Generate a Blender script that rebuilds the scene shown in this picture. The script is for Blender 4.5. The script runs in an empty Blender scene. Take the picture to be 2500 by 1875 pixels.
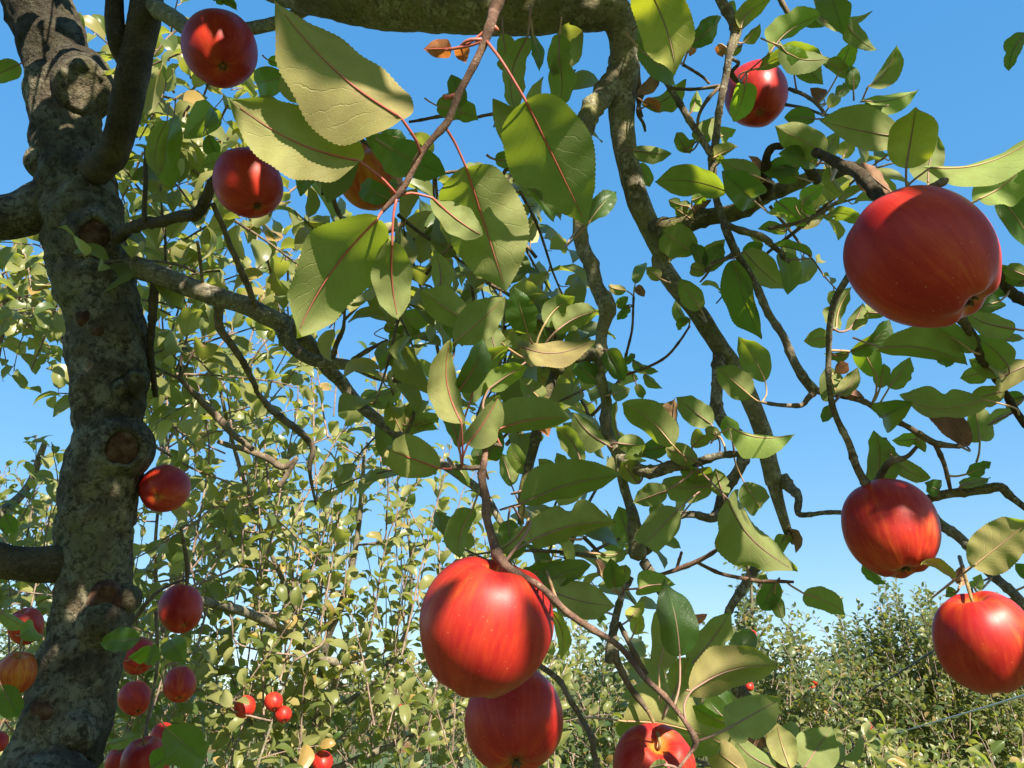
import bpy, math, random
import numpy as np
from mathutils import Vector, noise as mnoise

# ------------------------------------------------------------------ camera, sky, sun, exposure
scene = bpy.context.scene
COL = scene.collection
FPX = 1962.0                      # focal length in photo pixels (2500 x 1875)
PITCH = math.radians(24.0)
CAMZ = 1.5
cd = bpy.data.cameras.new('camera')
cd.sensor_width = 36.0
cd.lens = 36.0 * FPX / 2500.0
cd.clip_start = 0.02
cd.clip_end = 5000.0
cam = bpy.data.objects.new('camera', cd)
cam.location = (0, 0, CAMZ)
cam.rotation_euler = (math.pi / 2 + PITCH, 0, 0)
COL.objects.link(cam)
scene.camera = cam

SUN_EL, SUN_AZ = math.radians(33), math.radians(27)       # behind the camera, to the right
SUN = Vector((math.sin(SUN_AZ) * math.cos(SUN_EL), -math.cos(SUN_AZ) * math.cos(SUN_EL), math.sin(SUN_EL)))
world = bpy.data.worlds.new('World')
scene.world = world
world.use_nodes = True
wn = world.node_tree
bg = wn.nodes['Background']
sky = wn.nodes.new('ShaderNodeTexSky')
sky.sky_type = 'NISHITA'
sky.sun_disc = False
sky.sun_elevation = SUN_EL
sky.sun_rotation = math.pi - SUN_AZ
sky.air_density = 1.0
sky.dust_density = 0.0
sky.ozone_density = 2.4
grade = wn.nodes.new('ShaderNodeHueSaturation')
grade.inputs['Saturation'].default_value = 2.72
grade.inputs['Value'].default_value = 1.44
grade.inputs['Hue'].default_value = 0.505
film = wn.nodes.new('ShaderNodeGamma')                    # the camera's soft response to the bright lower sky
film.inputs['Gamma'].default_value = 0.32
wn.links.new(sky.outputs['Color'], film.inputs['Color'])
wn.links.new(film.outputs['Color'], grade.inputs['Color'])
wn.links.new(grade.outputs['Color'], bg.inputs['Color'])
bg.inputs['Strength'].default_value = 0.15
ld = bpy.data.lights.new('sun', 'SUN')
ld.energy = 5.0
ld.angle = math.radians(0.53)
ld.color = (1.0, 0.91, 0.75)
sun = bpy.data.objects.new('sun', ld)
sun.rotation_euler = SUN.to_track_quat('Z', 'Y').to_euler()
sun.location = (2, -4, 8)
COL.objects.link(sun)
vs = scene.view_settings
vs.view_transform = 'Standard'
vs.look = 'None'
vs.exposure = 1.5
vs.gamma = 1.0
vs.use_curve_mapping = False
scene.cycles.max_bounces = 6
scene.cycles.transparent_max_bounces = 8
scene.cycles.diffuse_bounces = 3
scene.cycles.transmission_bounces = 3
scene.cycles.use_denoising = True

# ------------------------------------------------------------------ pixel -> world
RIGHT = np.array((1.0, 0, 0))
FWD = np.array((0, math.cos(PITCH), math.sin(PITCH)))
UP = np.array((0, -math.sin(PITCH), math.cos(PITCH)))
CAM = np.array((0, 0, CAMZ))
CS = 700 / 1858.0
CROPS = dict(A=(0, 0), B=(600, 0), C=(1200, 0), D=(1800, 0), E=(0, 600), F=(600, 600), G=(1200, 600), H=(1800, 600),
             I=(0, 1250), J=(600, 1250), K=(1200, 1250), L=(1800, 1250), P=(0, 0))


def px(c, x, y):
    if c == 'P':
        return x, y
    o = CROPS[c]
    return o[0] + x * CS, o[1] + y * CS


def P(x, y, d):
    return CAM + d * (FWD + (x - 1250) / FPX * RIGHT - (y - 937.5) / FPX * UP)


def proj(p):
    q = np.asarray(p) - CAM
    d = q @ FWD
    if d < 1e-4:
        return None
    return 1250 + FPX * (q @ RIGHT) / d, 937.5 - FPX * (q @ UP) / d, d


def in_frame(p, m=0.0):
    r = proj(p)
    if r is None:
        return False
    return -m < r[0] < 2500 + m and -m < r[1] < 1875 + m


rng = random.Random(7)
nrng = np.random.default_rng(7)


# ------------------------------------------------------------------ materials
def cr(a, b):
    return np.array((a[1] * b[2] - a[2] * b[1], a[2] * b[0] - a[0] * b[2], a[0] * b[1] - a[1] * b[0]))


class NT:
    def __init__(self, name):
        self.m = bpy.data.materials.new(name)
        self.m.use_nodes = True
        self.t = self.m.node_tree
        self.bsdf = self.t.nodes['Principled BSDF']
        self.out = self.t.nodes['Material Output']

    def n(self, typ, **kw):
        nd = self.t.nodes.new(typ)
        for k, v in kw.items():
            setattr(nd, k, v)
        return nd

    def l(self, a, b):
        self.t.links.new(a, b)

    def math(self, op, a, b=None, clamp=False):
        nd = self.n('ShaderNodeMath', operation=op, use_clamp=clamp)
        for i, v in enumerate((a, b)):
            if v is None:
                continue
            if isinstance(v, (int, float)):
                nd.inputs[i].default_value = v
            else:
                self.l(v, nd.inputs[i])
        return nd.outputs[0]

    def smooth(self, x, a, b, lo=0.0, hi=1.0):
        nd = self.n('ShaderNodeMapRange', interpolation_type='SMOOTHSTEP')
        self.l(x, nd.inputs[0])
        for i, v in ((1, a), (2, b), (3, lo), (4, hi)):
            nd.inputs[i].default_value = v
        return nd.outputs[0]

    def mix(self, f, a, b, mode='MIX'):
        nd = self.n('ShaderNodeMix', data_type='RGBA', blend_type=mode)
        for s, v in ((nd.inputs[0], f), (nd.inputs[6], a), (nd.inputs[7], b)):
            if isinstance(v, (int, float)):
                s.default_value = v
            elif isinstance(v, tuple):
                s.default_value = (*v, 1.0) if len(v) == 3 else v
            else:
                self.l(v, s)
        return nd.outputs[2]

    def ramp(self, f, stops):
        nd = self.n('ShaderNodeValToRGB')
        e = nd.color_ramp.elements
        while len(e) < len(stops):
            e.new(0.5)
        for i, (p, c) in enumerate(stops):
            e[i].position = p
            e[i].color = (*c, 1)
        self.l(f, nd.inputs[0])
        return nd.outputs[0]

    def noise(self, vec, scale, detail=4, rough=0.55, out='Fac'):
        nd = self.n('ShaderNodeTexNoise')
        nd.inputs['Scale'].default_value = scale
        nd.inputs['Detail'].default_value = detail
        nd.inputs['Roughness'].default_value = rough
        if vec is not None:
            self.l(vec, nd.inputs['Vector'])
        return nd.outputs[out]

    def vor(self, vec, scale, feature='F1', out='Distance', rand=1.0):
        nd = self.n('ShaderNodeTexVoronoi', feature=feature)
        nd.inputs['Scale'].default_value = scale
        nd.inputs['Randomness'].default_value = rand
        if vec is not None:
            self.l(vec, nd.inputs['Vector'])
        return nd.outputs[out]

    def bump(self, h, strength, dist, prev=None):
        nd = self.n('ShaderNodeBump')
        nd.inputs['Strength'].default_value = strength
        nd.inputs['Distance'].default_value = dist
        self.l(h, nd.inputs['Height'])
        if prev is not None:
            self.l(prev, nd.inputs['Normal'])
        return nd.outputs[0]


def scl(c, k):
    return tuple(v * k for v in c)


def leaf_material(name, top_stops, under_stops, trans, near=True, spots=True, tfac=0.30):
    k = NT(name)
    geo = k.n('ShaderNodeNewGeometry')
    back = geo.outputs['Backfacing']                       # the lower face of the blade
    at = k.n('ShaderNodeAttribute', attribute_name='tint')
    oi = k.n('ShaderNodeObjectInfo')
    rnd = k.math('FRACT', k.math('ADD', at.outputs['Fac'], oi.outputs['Random']))
    top = k.ramp(rnd, top_stops)
    und = k.ramp(rnd, under_stops)
    b = k.bsdf
    uvn = k.n('ShaderNodeUVMap', uv_map='UVMap')
    sep = k.n('ShaderNodeSeparateXYZ')
    k.l(uvn.outputs[0], sep.inputs[0])
    u = k.math('ABSOLUTE', k.math('MULTIPLY', k.math('SUBTRACT', sep.outputs[0], 0.5), 2.0))
    v = sep.outputs[1]
    mid = k.smooth(u, 0.015, 0.06 if near else 0.12, 1.0, 0.0)
    tcol = trans
    if near:
        cmb = k.n('ShaderNodeCombineXYZ')                  # every leaf its own blotches
        k.l(sep.outputs[0], cmb.inputs[0])
        k.l(k.math('MULTIPLY', v, 1.8), cmb.inputs[1])
        k.l(k.math('MULTIPLY', rnd, 60.0), cmb.inputs[2])
        blot = k.noise(cmb.outputs[0], 2.2, 3)
        wob = k.math('MULTIPLY', k.math('SUBTRACT', k.noise(cmb.outputs[0], 5.0, 2), 0.5), 0.9)
        s_ = k.math('ADD', k.math('SUBTRACT', k.math('MULTIPLY', v, 8.0), k.math('MULTIPLY', k.math('POWER', u, 0.8), 2.6)), wob)
        tri = k.math('ABSOLUTE', k.math('SUBTRACT', k.math('FRACT', s_), 0.5))
        side = k.math('MULTIPLY', k.smooth(tri, 0.0, 0.055, 1.0, 0.0), k.smooth(u, 0.45, 0.95, 1.0, 0.15))
        vein = k.math('MAXIMUM', mid, side)
        top = k.mix(k.math('MULTIPLY', vein, 0.35), top, (0.16, 0.22, 0.06))
        und = k.mix(k.math('MULTIPLY', side, 0.30), und, (0.42, 0.38, 0.19))
        und = k.mix(k.math('MULTIPLY', mid, 0.6), und, (0.40, 0.24, 0.16))
        ret = k.vor(cmb.outputs[0], 26.0, 'DISTANCE_TO_EDGE')
        net = k.smooth(ret, 0.0, 0.11, 1.0, 0.0)
        und = k.mix(k.math('MULTIPLY', net, 0.12), und, (0.45, 0.45, 0.24))
        col = k.mix(back, top, und)
        hv = k.n('ShaderNodeHueSaturation')
        k.l(k.smooth(blot, 0.25, 0.75, 0.80, 1.18), hv.inputs['Value'])
        k.l(k.smooth(blot, 0.3, 0.7, 0.488, 0.508), hv.inputs['Hue'])
        k.l(col, hv.inputs['Color'])
        col = hv.outputs[0]
        if spots:
            sp = k.smooth(k.noise(cmb.outputs[0], 6.0, 4, 0.6), 0.68, 0.76)
            sp = k.math('MULTIPLY', sp, k.smooth(k.math('FRACT', k.math('MULTIPLY', rnd, 7.0)), 0.3, 0.7))
            col = k.mix(k.math('MULTIPLY', sp, 0.8), col, (0.20, 0.10, 0.045))
        h = k.math('ADD', vein, k.math('MULTIPLY', net, 0.15))
        k.l(k.bump(h, 0.4, 0.0010), b.inputs['Normal'])
        tcol = k.mix(k.math('MULTIPLY', vein, 0.5), trans, scl(trans, 0.5))
    else:
        top = k.mix(k.math('MULTIPLY', mid, 0.3), top, (0.2, 0.2, 0.08))
        und = k.mix(k.math('MULTIPLY', mid, 0.5), und, (0.40, 0.27, 0.16))
        col = k.mix(back, top, und)
    k.l(col, b.inputs['Base Color'])
    k.l(k.smooth(back, 0.0, 1.0, 0.36, 0.70), b.inputs['Roughness'])
    b.inputs['Specular IOR Level'].default_value = 0.35
    tr = k.n('ShaderNodeBsdfTranslucent')
    if isinstance(tcol, tuple):
        tr.inputs['Color'].default_value = (*tcol, 1)
    else:
        k.l(tcol, tr.inputs['Color'])
    mx2 = k.n('ShaderNodeMixShader')
    mx2.inputs[0].default_value = tfac
    k.l(b.outputs[0], mx2.inputs[1])
    k.l(tr.outputs[0], mx2.inputs[2])
    k.l(mx2.outputs[0], k.out.inputs['Surface'])
    return k.m


TOPS = [(0.0, (0.022, 0.055, 0.014)), (0.5, (0.035, 0.082, 0.018)), (0.85, (0.055, 0.105, 0.02)), (1.0, (0.13, 0.15, 0.025))]
UNDS = [(0.0, (0.14, 0.175, 0.055)), (0.5, (0.19, 0.215, 0.07)), (0.85, (0.23, 0.225, 0.075)), (1.0, (0.27, 0.20, 0.08))]
M_LEAF = leaf_material('leaf_green', TOPS, UNDS, (0.40, 0.52, 0.03), True, True, 0.36)
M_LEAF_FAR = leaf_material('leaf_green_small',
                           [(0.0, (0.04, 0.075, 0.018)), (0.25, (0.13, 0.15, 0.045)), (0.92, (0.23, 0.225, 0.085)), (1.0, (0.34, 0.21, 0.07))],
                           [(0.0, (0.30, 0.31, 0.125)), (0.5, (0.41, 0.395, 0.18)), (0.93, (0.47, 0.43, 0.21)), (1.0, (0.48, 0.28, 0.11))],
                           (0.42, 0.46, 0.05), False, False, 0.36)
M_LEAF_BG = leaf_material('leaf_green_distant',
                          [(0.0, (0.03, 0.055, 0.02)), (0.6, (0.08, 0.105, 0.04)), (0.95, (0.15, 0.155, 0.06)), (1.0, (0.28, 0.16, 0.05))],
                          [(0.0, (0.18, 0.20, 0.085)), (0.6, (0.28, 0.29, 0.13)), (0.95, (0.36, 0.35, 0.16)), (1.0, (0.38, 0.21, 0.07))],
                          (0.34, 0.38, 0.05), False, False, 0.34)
M_LEAF_Y = leaf_material('leaf_yellow', [(0.0, (0.17, 0.20, 0.02)), (1.0, (0.26, 0.24, 0.03))],
                         [(0.0, (0.27, 0.29, 0.06)), (1.0, (0.32, 0.30, 0.07))], (0.62, 0.66, 0.03), True, True, 0.42)
M_LEAF_BRT = leaf_material('leaf_bright', [(0.0, (0.06, 0.13, 0.018)), (1.0, (0.09, 0.15, 0.02))],
                           [(0.0, (0.20, 0.27, 0.07)), (1.0, (0.24, 0.29, 0.08))], (0.42, 0.62, 0.02), True, False, 0.45)
M_LEAF_O = leaf_material('leaf_orange', [(0.0, (0.42, 0.10, 0.03)), (1.0, (0.45, 0.16, 0.04))],
                         [(0.0, (0.42, 0.13, 0.06)), (1.0, (0.45, 0.20, 0.07))], (0.75, 0.25, 0.04), True, True, 0.4)
M_LEAF_BR = leaf_material('leaf_brown', [(0.0, (0.14, 0.05, 0.03)), (1.0, (0.18, 0.08, 0.04))],
                          [(0.0, (0.24, 0.11, 0.07)), (1.0, (0.30, 0.18, 0.09))], (0.30, 0.12, 0.05), True, True, 0.25)
LEAFMAT = dict(g=M_LEAF, y=M_LEAF_Y, b=M_LEAF_BRT, o=M_LEAF_O, r=M_LEAF_BR)


def bark_material(name, base, lichen, moss, lich_amt, moss_amt, scale, bumpd, pits=0.45, blot=0.45):
    k = NT(name)
    tc = k.n('ShaderNodeTexCoord')
    o = tc.outputs['Object']
    n1 = k.noise(o, scale, 6, 0.62)
    n2 = k.noise(o, scale * 3.7, 6, 0.65)
    n3 = k.noise(o, scale * 13, 5, 0.7)
    col = k.mix(k.smooth(n1, 0.35, 0.65), scl(base, 0.62), scl(base, 1.25))
    # pale lichen crust in ragged patches
    lm = k.math('MULTIPLY', k.smooth(k.math('ADD', n2, k.math('MULTIPLY', n3, 0.35)), 0.72 - lich_amt, 0.86 - lich_amt), 0.85)
    col = k.mix(lm, col, lichen)
    mm = k.math('MULTIPLY', k.smooth(k.math('ADD', n1, k.math('MULTIPLY', k.noise(o, scale * 6, 4), 0.4)), 0.74 - moss_amt, 0.95 - moss_amt), 0.8)
    col = k.mix(mm, col, moss)
    big = k.noise(o, scale * 0.45, 3, 0.6)
    col = k.mix(k.smooth(big, 0.46, 0.62, 0.0, blot), col, scl(base, 0.22))
    # dark pits and cracks
    pit = k.smooth(n3, 0.38, 0.50, 1.0, 0.0)
    dst = k.n('ShaderNodeVectorMath', operation='MULTIPLY_ADD')
    k.l(k.noise(o, scale * 4, 3, out='Color'), dst.inputs[0])
    dst.inputs[1].default_value = (0.5 / scale,) * 3
    k.l(o, dst.inputs[2])
    vo = k.vor(dst.outputs[0], scale * 4, 'DISTANCE_TO_EDGE')
    crack = k.math('MULTIPLY', k.smooth(vo, 0.0, 0.035, 1.0, 0.0), k.smooth(n2, 0.45, 0.6))
    dk = k.math('MAXIMUM', k.math('MULTIPLY', pit, pits), k.math('MULTIPLY', crack, 0.35))
    col = k.mix(dk, col, scl(base, 0.16))
    k.l(col, k.bsdf.inputs['Base Color'])
    k.bsdf.inputs['Roughness'].default_value = 0.92
    k.bsdf.inputs['Specular IOR Level'].default_value = 0.15
    h = k.math('ADD', k.math('MULTIPLY', n2, 1.0), k.math('MULTIPLY', n3, 0.7))
    h = k.math('SUBTRACT', h, k.math('MULTIPLY', crack, 0.5))
    k.l(k.bump(h, 0.9, bumpd), k.bsdf.inputs['Normal'])
    return k.m


M_TRUNK = bark_material('bark_old', (0.125, 0.10, 0.068), (0.235, 0.215, 0.15), (0.15, 0.145, 0.065), 0.10, 0.03, 7.0, 0.016, 0.62, 0.85)
M_BOUGH = bark_material('bark_bough', (0.33, 0.285, 0.185), (0.48, 0.45, 0.33), (0.20, 0.20, 0.06), 0.06, 0.12, 18.0, 0.006)
M_SHADE = bark_material('bark_shaded', (0.105, 0.08, 0.052), (0.13, 0.11, 0.08), (0.08, 0.07, 0.03), 0.0, 0.0, 22.0, 0.004)  # darker bark for branches in shade; the shade is in the colour
M_BRANCH = bark_material('bark_branch', (0.21, 0.17, 0.12), (0.42, 0.39, 0.30), (0.17, 0.17, 0.06), 0.07, 0.04, 34.0, 0.003)
M_MOSS = bark_material('bark_mossy', (0.17, 0.14, 0.085), (0.32, 0.31, 0.20), (0.20, 0.20, 0.05), 0.04, 0.14, 34.0, 0.004)
M_TWIG = bark_material('bark_twig', (0.21, 0.155, 0.11), (0.30, 0.25, 0.19), (0.16, 0.14, 0.07), 0.02, 0.0, 70.0, 0.0012)
M_TWIGR = bark_material('bark_young_twig', (0.20, 0.115, 0.085), (0.34, 0.24, 0.18), (0.16, 0.12, 0.07), 0.0, 0.0, 90.0, 0.0008)
M_SHOOT = bark_material('bark_shoot', (0.27, 0.19, 0.15), (0.40, 0.32, 0.26), (0.2, 0.16, 0.1), 0.0, 0.0, 60.0, 0.0006)
BARK = dict(t=M_TRUNK, l=M_BOUGH, s=M_SHADE, b=M_BRANCH, m=M_MOSS, w=M_TWIG, r=M_TWIGR)


def simple_mat(name, stops, scale, rough=0.6, bumpd=0.0, spec=0.3):
    k = NT(name)
    o = k.n('ShaderNodeTexCoord').outputs['Object']
    n = k.noise(o, scale, 5, 0.6)
    k.l(k.ramp(n, stops), k.bsdf.inputs['Base Color'])
    k.bsdf.inputs['Roughness'].default_value = rough
    k.bsdf.inputs['Specular IOR Level'].default_value = spec
    if bumpd:
        k.l(k.bump(n, 0.7, bumpd), k.bsdf.inputs['Normal'])
    return k.m


M_PET_R = simple_mat('stalk_red', [(0.3, (0.36, 0.07, 0.065)), (0.7, (0.42, 0.14, 0.09))], 60, 0.45)
M_PET_P = simple_mat('stalk_tan', [(0.3, (0.36, 0.20, 0.12)), (0.7, (0.38, 0.27, 0.13))], 60, 0.5)
M_PET_D = simple_mat('stalk_dusky', [(0.3, (0.22, 0.12, 0.10)), (0.7, (0.28, 0.17, 0.12))], 60, 0.5)
M_SCAR = simple_mat('heartwood_scar', [(0.32, (0.025, 0.014, 0.010)), (0.5, (0.085, 0.042, 0.026)), (0.72, (0.15, 0.105, 0.08))], 55, 0.9, 0.006, 0.1)
M_CALYX = simple_mat('dried_calyx', [(0.3, (0.05, 0.04, 0.02)), (0.7, (0.16, 0.12, 0.05))], 300, 0.9, 0.0008)
M_STEM = simple_mat('apple_stalk', [(0.3, (0.15, 0.09, 0.04)), (0.7, (0.28, 0.20, 0.08))], 160, 0.6)
M_WIRE = simple_mat('galvanised_wire', [(0.3, (0.42, 0.42, 0.40)), (0.7, (0.55, 0.55, 0.52))], 30, 0.5)
M_WIRED = simple_mat('dark_wire', [(0.3, (0.05, 0.06, 0.08)), (0.7, (0.08, 0.09, 0.11))], 30, 0.6)
M_POST = simple_mat('weathered_post', [(0.3, (0.12, 0.09, 0.06)), (0.7, (0.25, 0.20, 0.15))], 12, 0.9, 0.01)
M_GRASS = simple_mat('orchard_grass', [(0.3, (0.035, 0.06, 0.015)), (0.55, (0.07, 0.10, 0.025)), (0.8, (0.14, 0.13, 0.05))], 3.0, 0.95, 0.05)
M_HILL = simple_mat('autumn_hill', [(0.30, (0.03, 0.045, 0.02)), (0.48, (0.06, 0.065, 0.025)), (0.56, (0.13, 0.075, 0.03)),
                                    (0.68, (0.14, 0.055, 0.02)), (0.85, (0.08, 0.07, 0.03))], 0.35, 0.95)
M_PINE = simple_mat('pine_needles', [(0.3, (0.015, 0.035, 0.03)), (0.7, (0.03, 0.06, 0.045))], 5.0, 0.7)


def apple_material():
    k = NT('apple_skin')
    uvn = k.n('ShaderNodeUVMap', uv_map='UVMap')          # u: round the fruit, v: 0 calyx .. 1 stalk
    sep = k.n('ShaderNodeSeparateXYZ')
    k.l(uvn.outputs[0], sep.inputs[0])
    u, v = sep.outputs[0], sep.outputs[1]
    oi = k.n('ShaderNodeObjectInfo')
    warm = k.n('ShaderNodeSeparateColor')
    k.l(oi.outputs['Color'], warm.inputs[0])
    w = warm.outputs[0]
    ang = k.math('MULTIPLY', u, 2 * math.pi)
    cx, sy = k.math('COSINE', ang), k.math('SINE', ang)
    c = k.n('ShaderNodeCombineXYZ')                        # streaks run from stalk to calyx
    k.l(k.math('MULTIPLY', cx, 1.0), c.inputs[0])
    k.l(k.math('MULTIPLY', sy, 1.0), c.inputs[1])
    k.l(k.math('ADD', k.math('MULTIPLY', v, 0.55), k.math('MULTIPLY', oi.outputs['Random'], 40)), c.inputs[2])
    streak = k.noise(c.outputs[0], 9.0, 5, 0.65)
    c2 = k.n('ShaderNodeCombineXYZ')
    k.l(cx, c2.inputs[0])
    k.l(sy, c2.inputs[1])
    k.l(k.math('ADD', k.math('MULTIPLY', v, 2.0), k.math('MULTIPLY', oi.outputs['Random'], 70)), c2.inputs[2])
    patch = k.noise(c2.outputs[0], 1.1, 3)
    red = k.mix(k.smooth(k.math('ADD', k.math('MULTIPLY', patch, 0.6), k.math('MULTIPLY', streak, 0.4)), 0.36, 0.64), (0.31, 0.010, 0.012), (0.44, 0.034, 0.013))
    gold = k.mix(k.smooth(streak, 0.3, 0.7), (0.50, 0.12, 0.016), (0.52, 0.22, 0.03))
    f = k.math('ADD', k.math('MULTIPLY', k.math('SUBTRACT', streak, 0.5), 0.5), k.math('MULTIPLY', k.math('SUBTRACT', patch, 0.5), 1.1))
    f = k.math('ADD', f, w)
    pole = k.math('MAXIMUM', k.smooth(v, 0.02, 0.14, 0.28, 0.0), k.smooth(v, 0.90, 0.985, 0.0, 0.55))
    f = k.math('ADD', f, pole)
    col = k.mix(k.smooth(f, 0.14, 0.80), red, gold)
    dark = k.smooth(k.noise(c.outputs[0], 22.0, 3, 0.6), 0.55, 0.75, 0.0, 0.35)
    col = k.mix(dark, col, (0.27, 0.006, 0.010))
    o = k.n('ShaderNodeTexCoord').outputs['Object']
    vo = k.n('ShaderNodeTexVoronoi')
    vo.inputs['Scale'].default_value = 330
    k.l(o, vo.inputs['Vector'])
    szs = k.n('ShaderNodeSeparateColor')
    k.l(vo.outputs['Color'], szs.inputs[0])
    dots = k.math('LESS_THAN', vo.outputs['Distance'], k.math('MULTIPLY', k.math('SUBTRACT', szs.outputs[0], 0.40), 0.28))
    dots = k.math('MULTIPLY', dots, k.smooth(v, 0.1, 0.7, 0.55, 0.25))
    col = k.mix(dots, col, (0.52, 0.24, 0.10))
    rus = k.math('MULTIPLY', k.smooth(v, 0.005, 0.06, 1.0, 0.0), 0.55)
    col = k.mix(rus, col, (0.20, 0.12, 0.035))
    k.l(col, k.bsdf.inputs['Base Color'])
    k.l(k.smooth(k.noise(o, 60, 3), 0.3, 0.7, 0.38, 0.50), k.bsdf.inputs['Roughness'])
    k.bsdf.inputs['Specular IOR Level'].default_value = 0.30
    k.bsdf.inputs['Subsurface Weight'].default_value = 0.0
    k.bsdf.inputs['Subsurface Radius'].default_value = (0.006, 0.002, 0.001)
    k.bsdf.inputs['Subsurface Scale'].default_value = 1.0
    k.bsdf.inputs['Coat Weight'].default_value = 0.0
    k.bsdf.inputs['Coat Roughness'].default_value = 0.25
    h = k.noise(o, 30, 2)
    k.l(k.bump(h, 0.25, 0.002), k.bsdf.inputs['Normal'])
    return k.m


M_APPLE = apple_material()


# ------------------------------------------------------------------ mesh helpers
def link(name, me, mat=None, parent=None):
    o = bpy.data.objects.new(name, me)
    COL.objects.link(o)
    if mat is not None and me is not None and len(me.materials) == 0:
        me.materials.append(mat)
    if parent is not None:
        o.parent = parent
    return o


def tag(o, label, cat, group=None):
    o['label'] = label
    o['category'] = cat
    if group:
        o['group'] = group
    return o


def empty(name, loc):
    o = bpy.data.objects.new(name, None)
    o.location = loc
    o.empty_display_size = 0.2
    COL.objects.link(o)
    return o


def child(name, me, mat, parent):
    """mesh in world coordinates, parented to an unrotated empty / object whose world offset is known"""
    o = link(name, me, mat)
    o.parent = parent
    off = Vector((0, 0, 0))
    p = parent
    while p is not None:
        off += Vector(p.location)
        p = p.parent
    o.location = -off
    return o


def mesh_quads(name, V, F, uv=None, tint=None, smooth=True, mat=None):
    """V (n,3) array, F (m,4) int array"""
    V = np.asarray(V, np.float32)
    F = np.asarray(F, np.int32)
    me = bpy.data.meshes.new(name)
    me.vertices.add(len(V))
    me.vertices.foreach_set('co', V.ravel())
    kf = F.shape[1]
    me.loops.add(F.size)
    me.loops.foreach_set('vertex_index', F.ravel())
    me.polygons.add(len(F))
    me.polygons.foreach_set('loop_start', np.arange(0, F.size, kf, dtype=np.int32))
    me.polygons.foreach_set('loop_total', np.full(len(F), kf, np.int32))
    me.polygons.foreach_set('use_smooth', np.full(len(F), smooth, bool))
    if uv is not None:
        l = me.uv_layers.new(name='UVMap')
        l.data.foreach_set('uv', np.asarray(uv, np.float32)[F.ravel()].ravel())
    if tint is not None:
        a = me.attributes.new('tint', 'FLOAT', 'POINT')
        a.data.foreach_set('value', np.asarray(tint, np.float32))
    me.update(calc_edges=True)
    if mat is not None:
        me.materials.append(mat)
    return me


def catmull(pts, step):
    """pts (n,k) -> smooth resampled (m,k), step in metres measured on the first three columns"""
    pts = np.asarray(pts, float)
    if len(pts) < 2:
        return pts
    ext = np.vstack([2 * pts[0] - pts[1], pts, 2 * pts[-1] - pts[-2]])
    out = []
    for i in range(1, len(ext) - 2):
        p0, p1, p2, p3 = ext[i - 1:i + 3]
        L = np.linalg.norm(p2[:3] - p1[:3])
        n = int(min(60, max(2, math.ceil(L / step))))
        for t in np.linspace(0, 1, n, endpoint=False):
            out.append(0.5 * ((2 * p1) + (-p0 + p2) * t + (2 * p0 - 5 * p1 + 4 * p2 - p3) * t * t + (-p0 + 3 * p1 - 3 * p2 + p3) * t ** 3))
    out.append(ext[-2])
    return np.array(out)


def tube_arrays(path, rad, seg=8, amp=0.0, freq=1.0, seed=0.0, cap=True, lump=0.0):
    path = np.asarray(path, float)
    n = len(path)
    T = np.gradient(path, axis=0)
    T /= np.linalg.norm(T, axis=1)[:, None] + 1e-12
    ref = np.array((0.3, 0.2, 0.93)) if abs(T[0] @ np.array((0.3, 0.2, 0.93))) < 0.9 else np.array((1.0, 0, 0))
    X = cr(T[0], ref)
    X /= np.linalg.norm(X)
    a = np.linspace(0, 2 * math.pi, seg, endpoint=False)
    V = np.empty((n, seg, 3))
    ca, sa = np.cos(a)[:, None], np.sin(a)[:, None]
    for i in range(n):
        X = X - (X @ T[i]) * T[i]
        X /= math.sqrt(X @ X) + 1e-12
        Y = cr(T[i], X)
        V[i] = ca * X + sa * Y
    R = np.repeat(np.asarray(rad, float)[:, None], seg, 1)
    if amp > 0 or lump > 0:
        for i in range(n):
            r0 = rad[i]
            for j in range(seg):
                q = path[i] + V[i, j] * r0
                f = 0.0
                if amp > 0:
                    w = Vector(q * freq + seed)
                    f += amp * (mnoise.noise(w) + 0.5 * mnoise.noise(w * 2.3) + 0.28 * mnoise.noise(w * 5.1))
                if lump > 0:
                    w = Vector(path[i] * freq * 0.8 + seed + 9.0)
                    f += lump * mnoise.noise(w)
                R[i, j] = r0 * (1 + f)
    W = path[:, None, :] + V * R[..., None]
    verts = W.reshape(-1, 3)
    i, j = np.meshgrid(np.arange(n - 1), np.arange(seg), indexing='ij')
    j2 = (j + 1) % seg
    F = np.stack([i * seg + j, i * seg + j2, (i + 1) * seg + j2, (i + 1) * seg + j], -1).reshape(-1, 4)
    if cap:
        e0, e1 = len(verts), len(verts) + 1
        verts = np.vstack([verts, path[0] - T[0] * rad[0] * 0.3, path[-1] + T[-1] * rad[-1] * 0.45])
        js = np.arange(0, seg, 2)
        c0 = np.stack([np.full(len(js), e0), (js + 2) % seg, (js + 1) % seg, js], -1)
        b = (n - 1) * seg
        c1 = np.stack([np.full(len(js), e1), b + js, b + (js + 1) % seg, b + (js + 2) % seg], -1)
        F = np.vstack([F, c0, c1])
    return verts, F


def tube(name, path, rad, mat, parent, seg=8, amp=0.0, freq=1.0, seed=0.0, lump=0.0):
    V, F = tube_arrays(path, rad, seg, amp, freq, seed, True, lump)
    return child(name, mesh_quads(name, V, F, mat=mat), mat, parent)


class Joined:
    """many tubes gathered into one mass"""
    def __init__(self):
        self.V, self.F, self.n = [], [], 0

    def add(self, V, F):
        self.V.append(V)
        self.F.append(F + self.n)
        self.n += len(V)

    def build(self, name, mat, parent):
        if not self.V:
            return None
        o = child(name, mesh_quads(name, np.vstack(self.V), np.vstack(self.F), mat=mat), mat, parent)
        o['kind'] = 'stuff'
        return o


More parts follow.
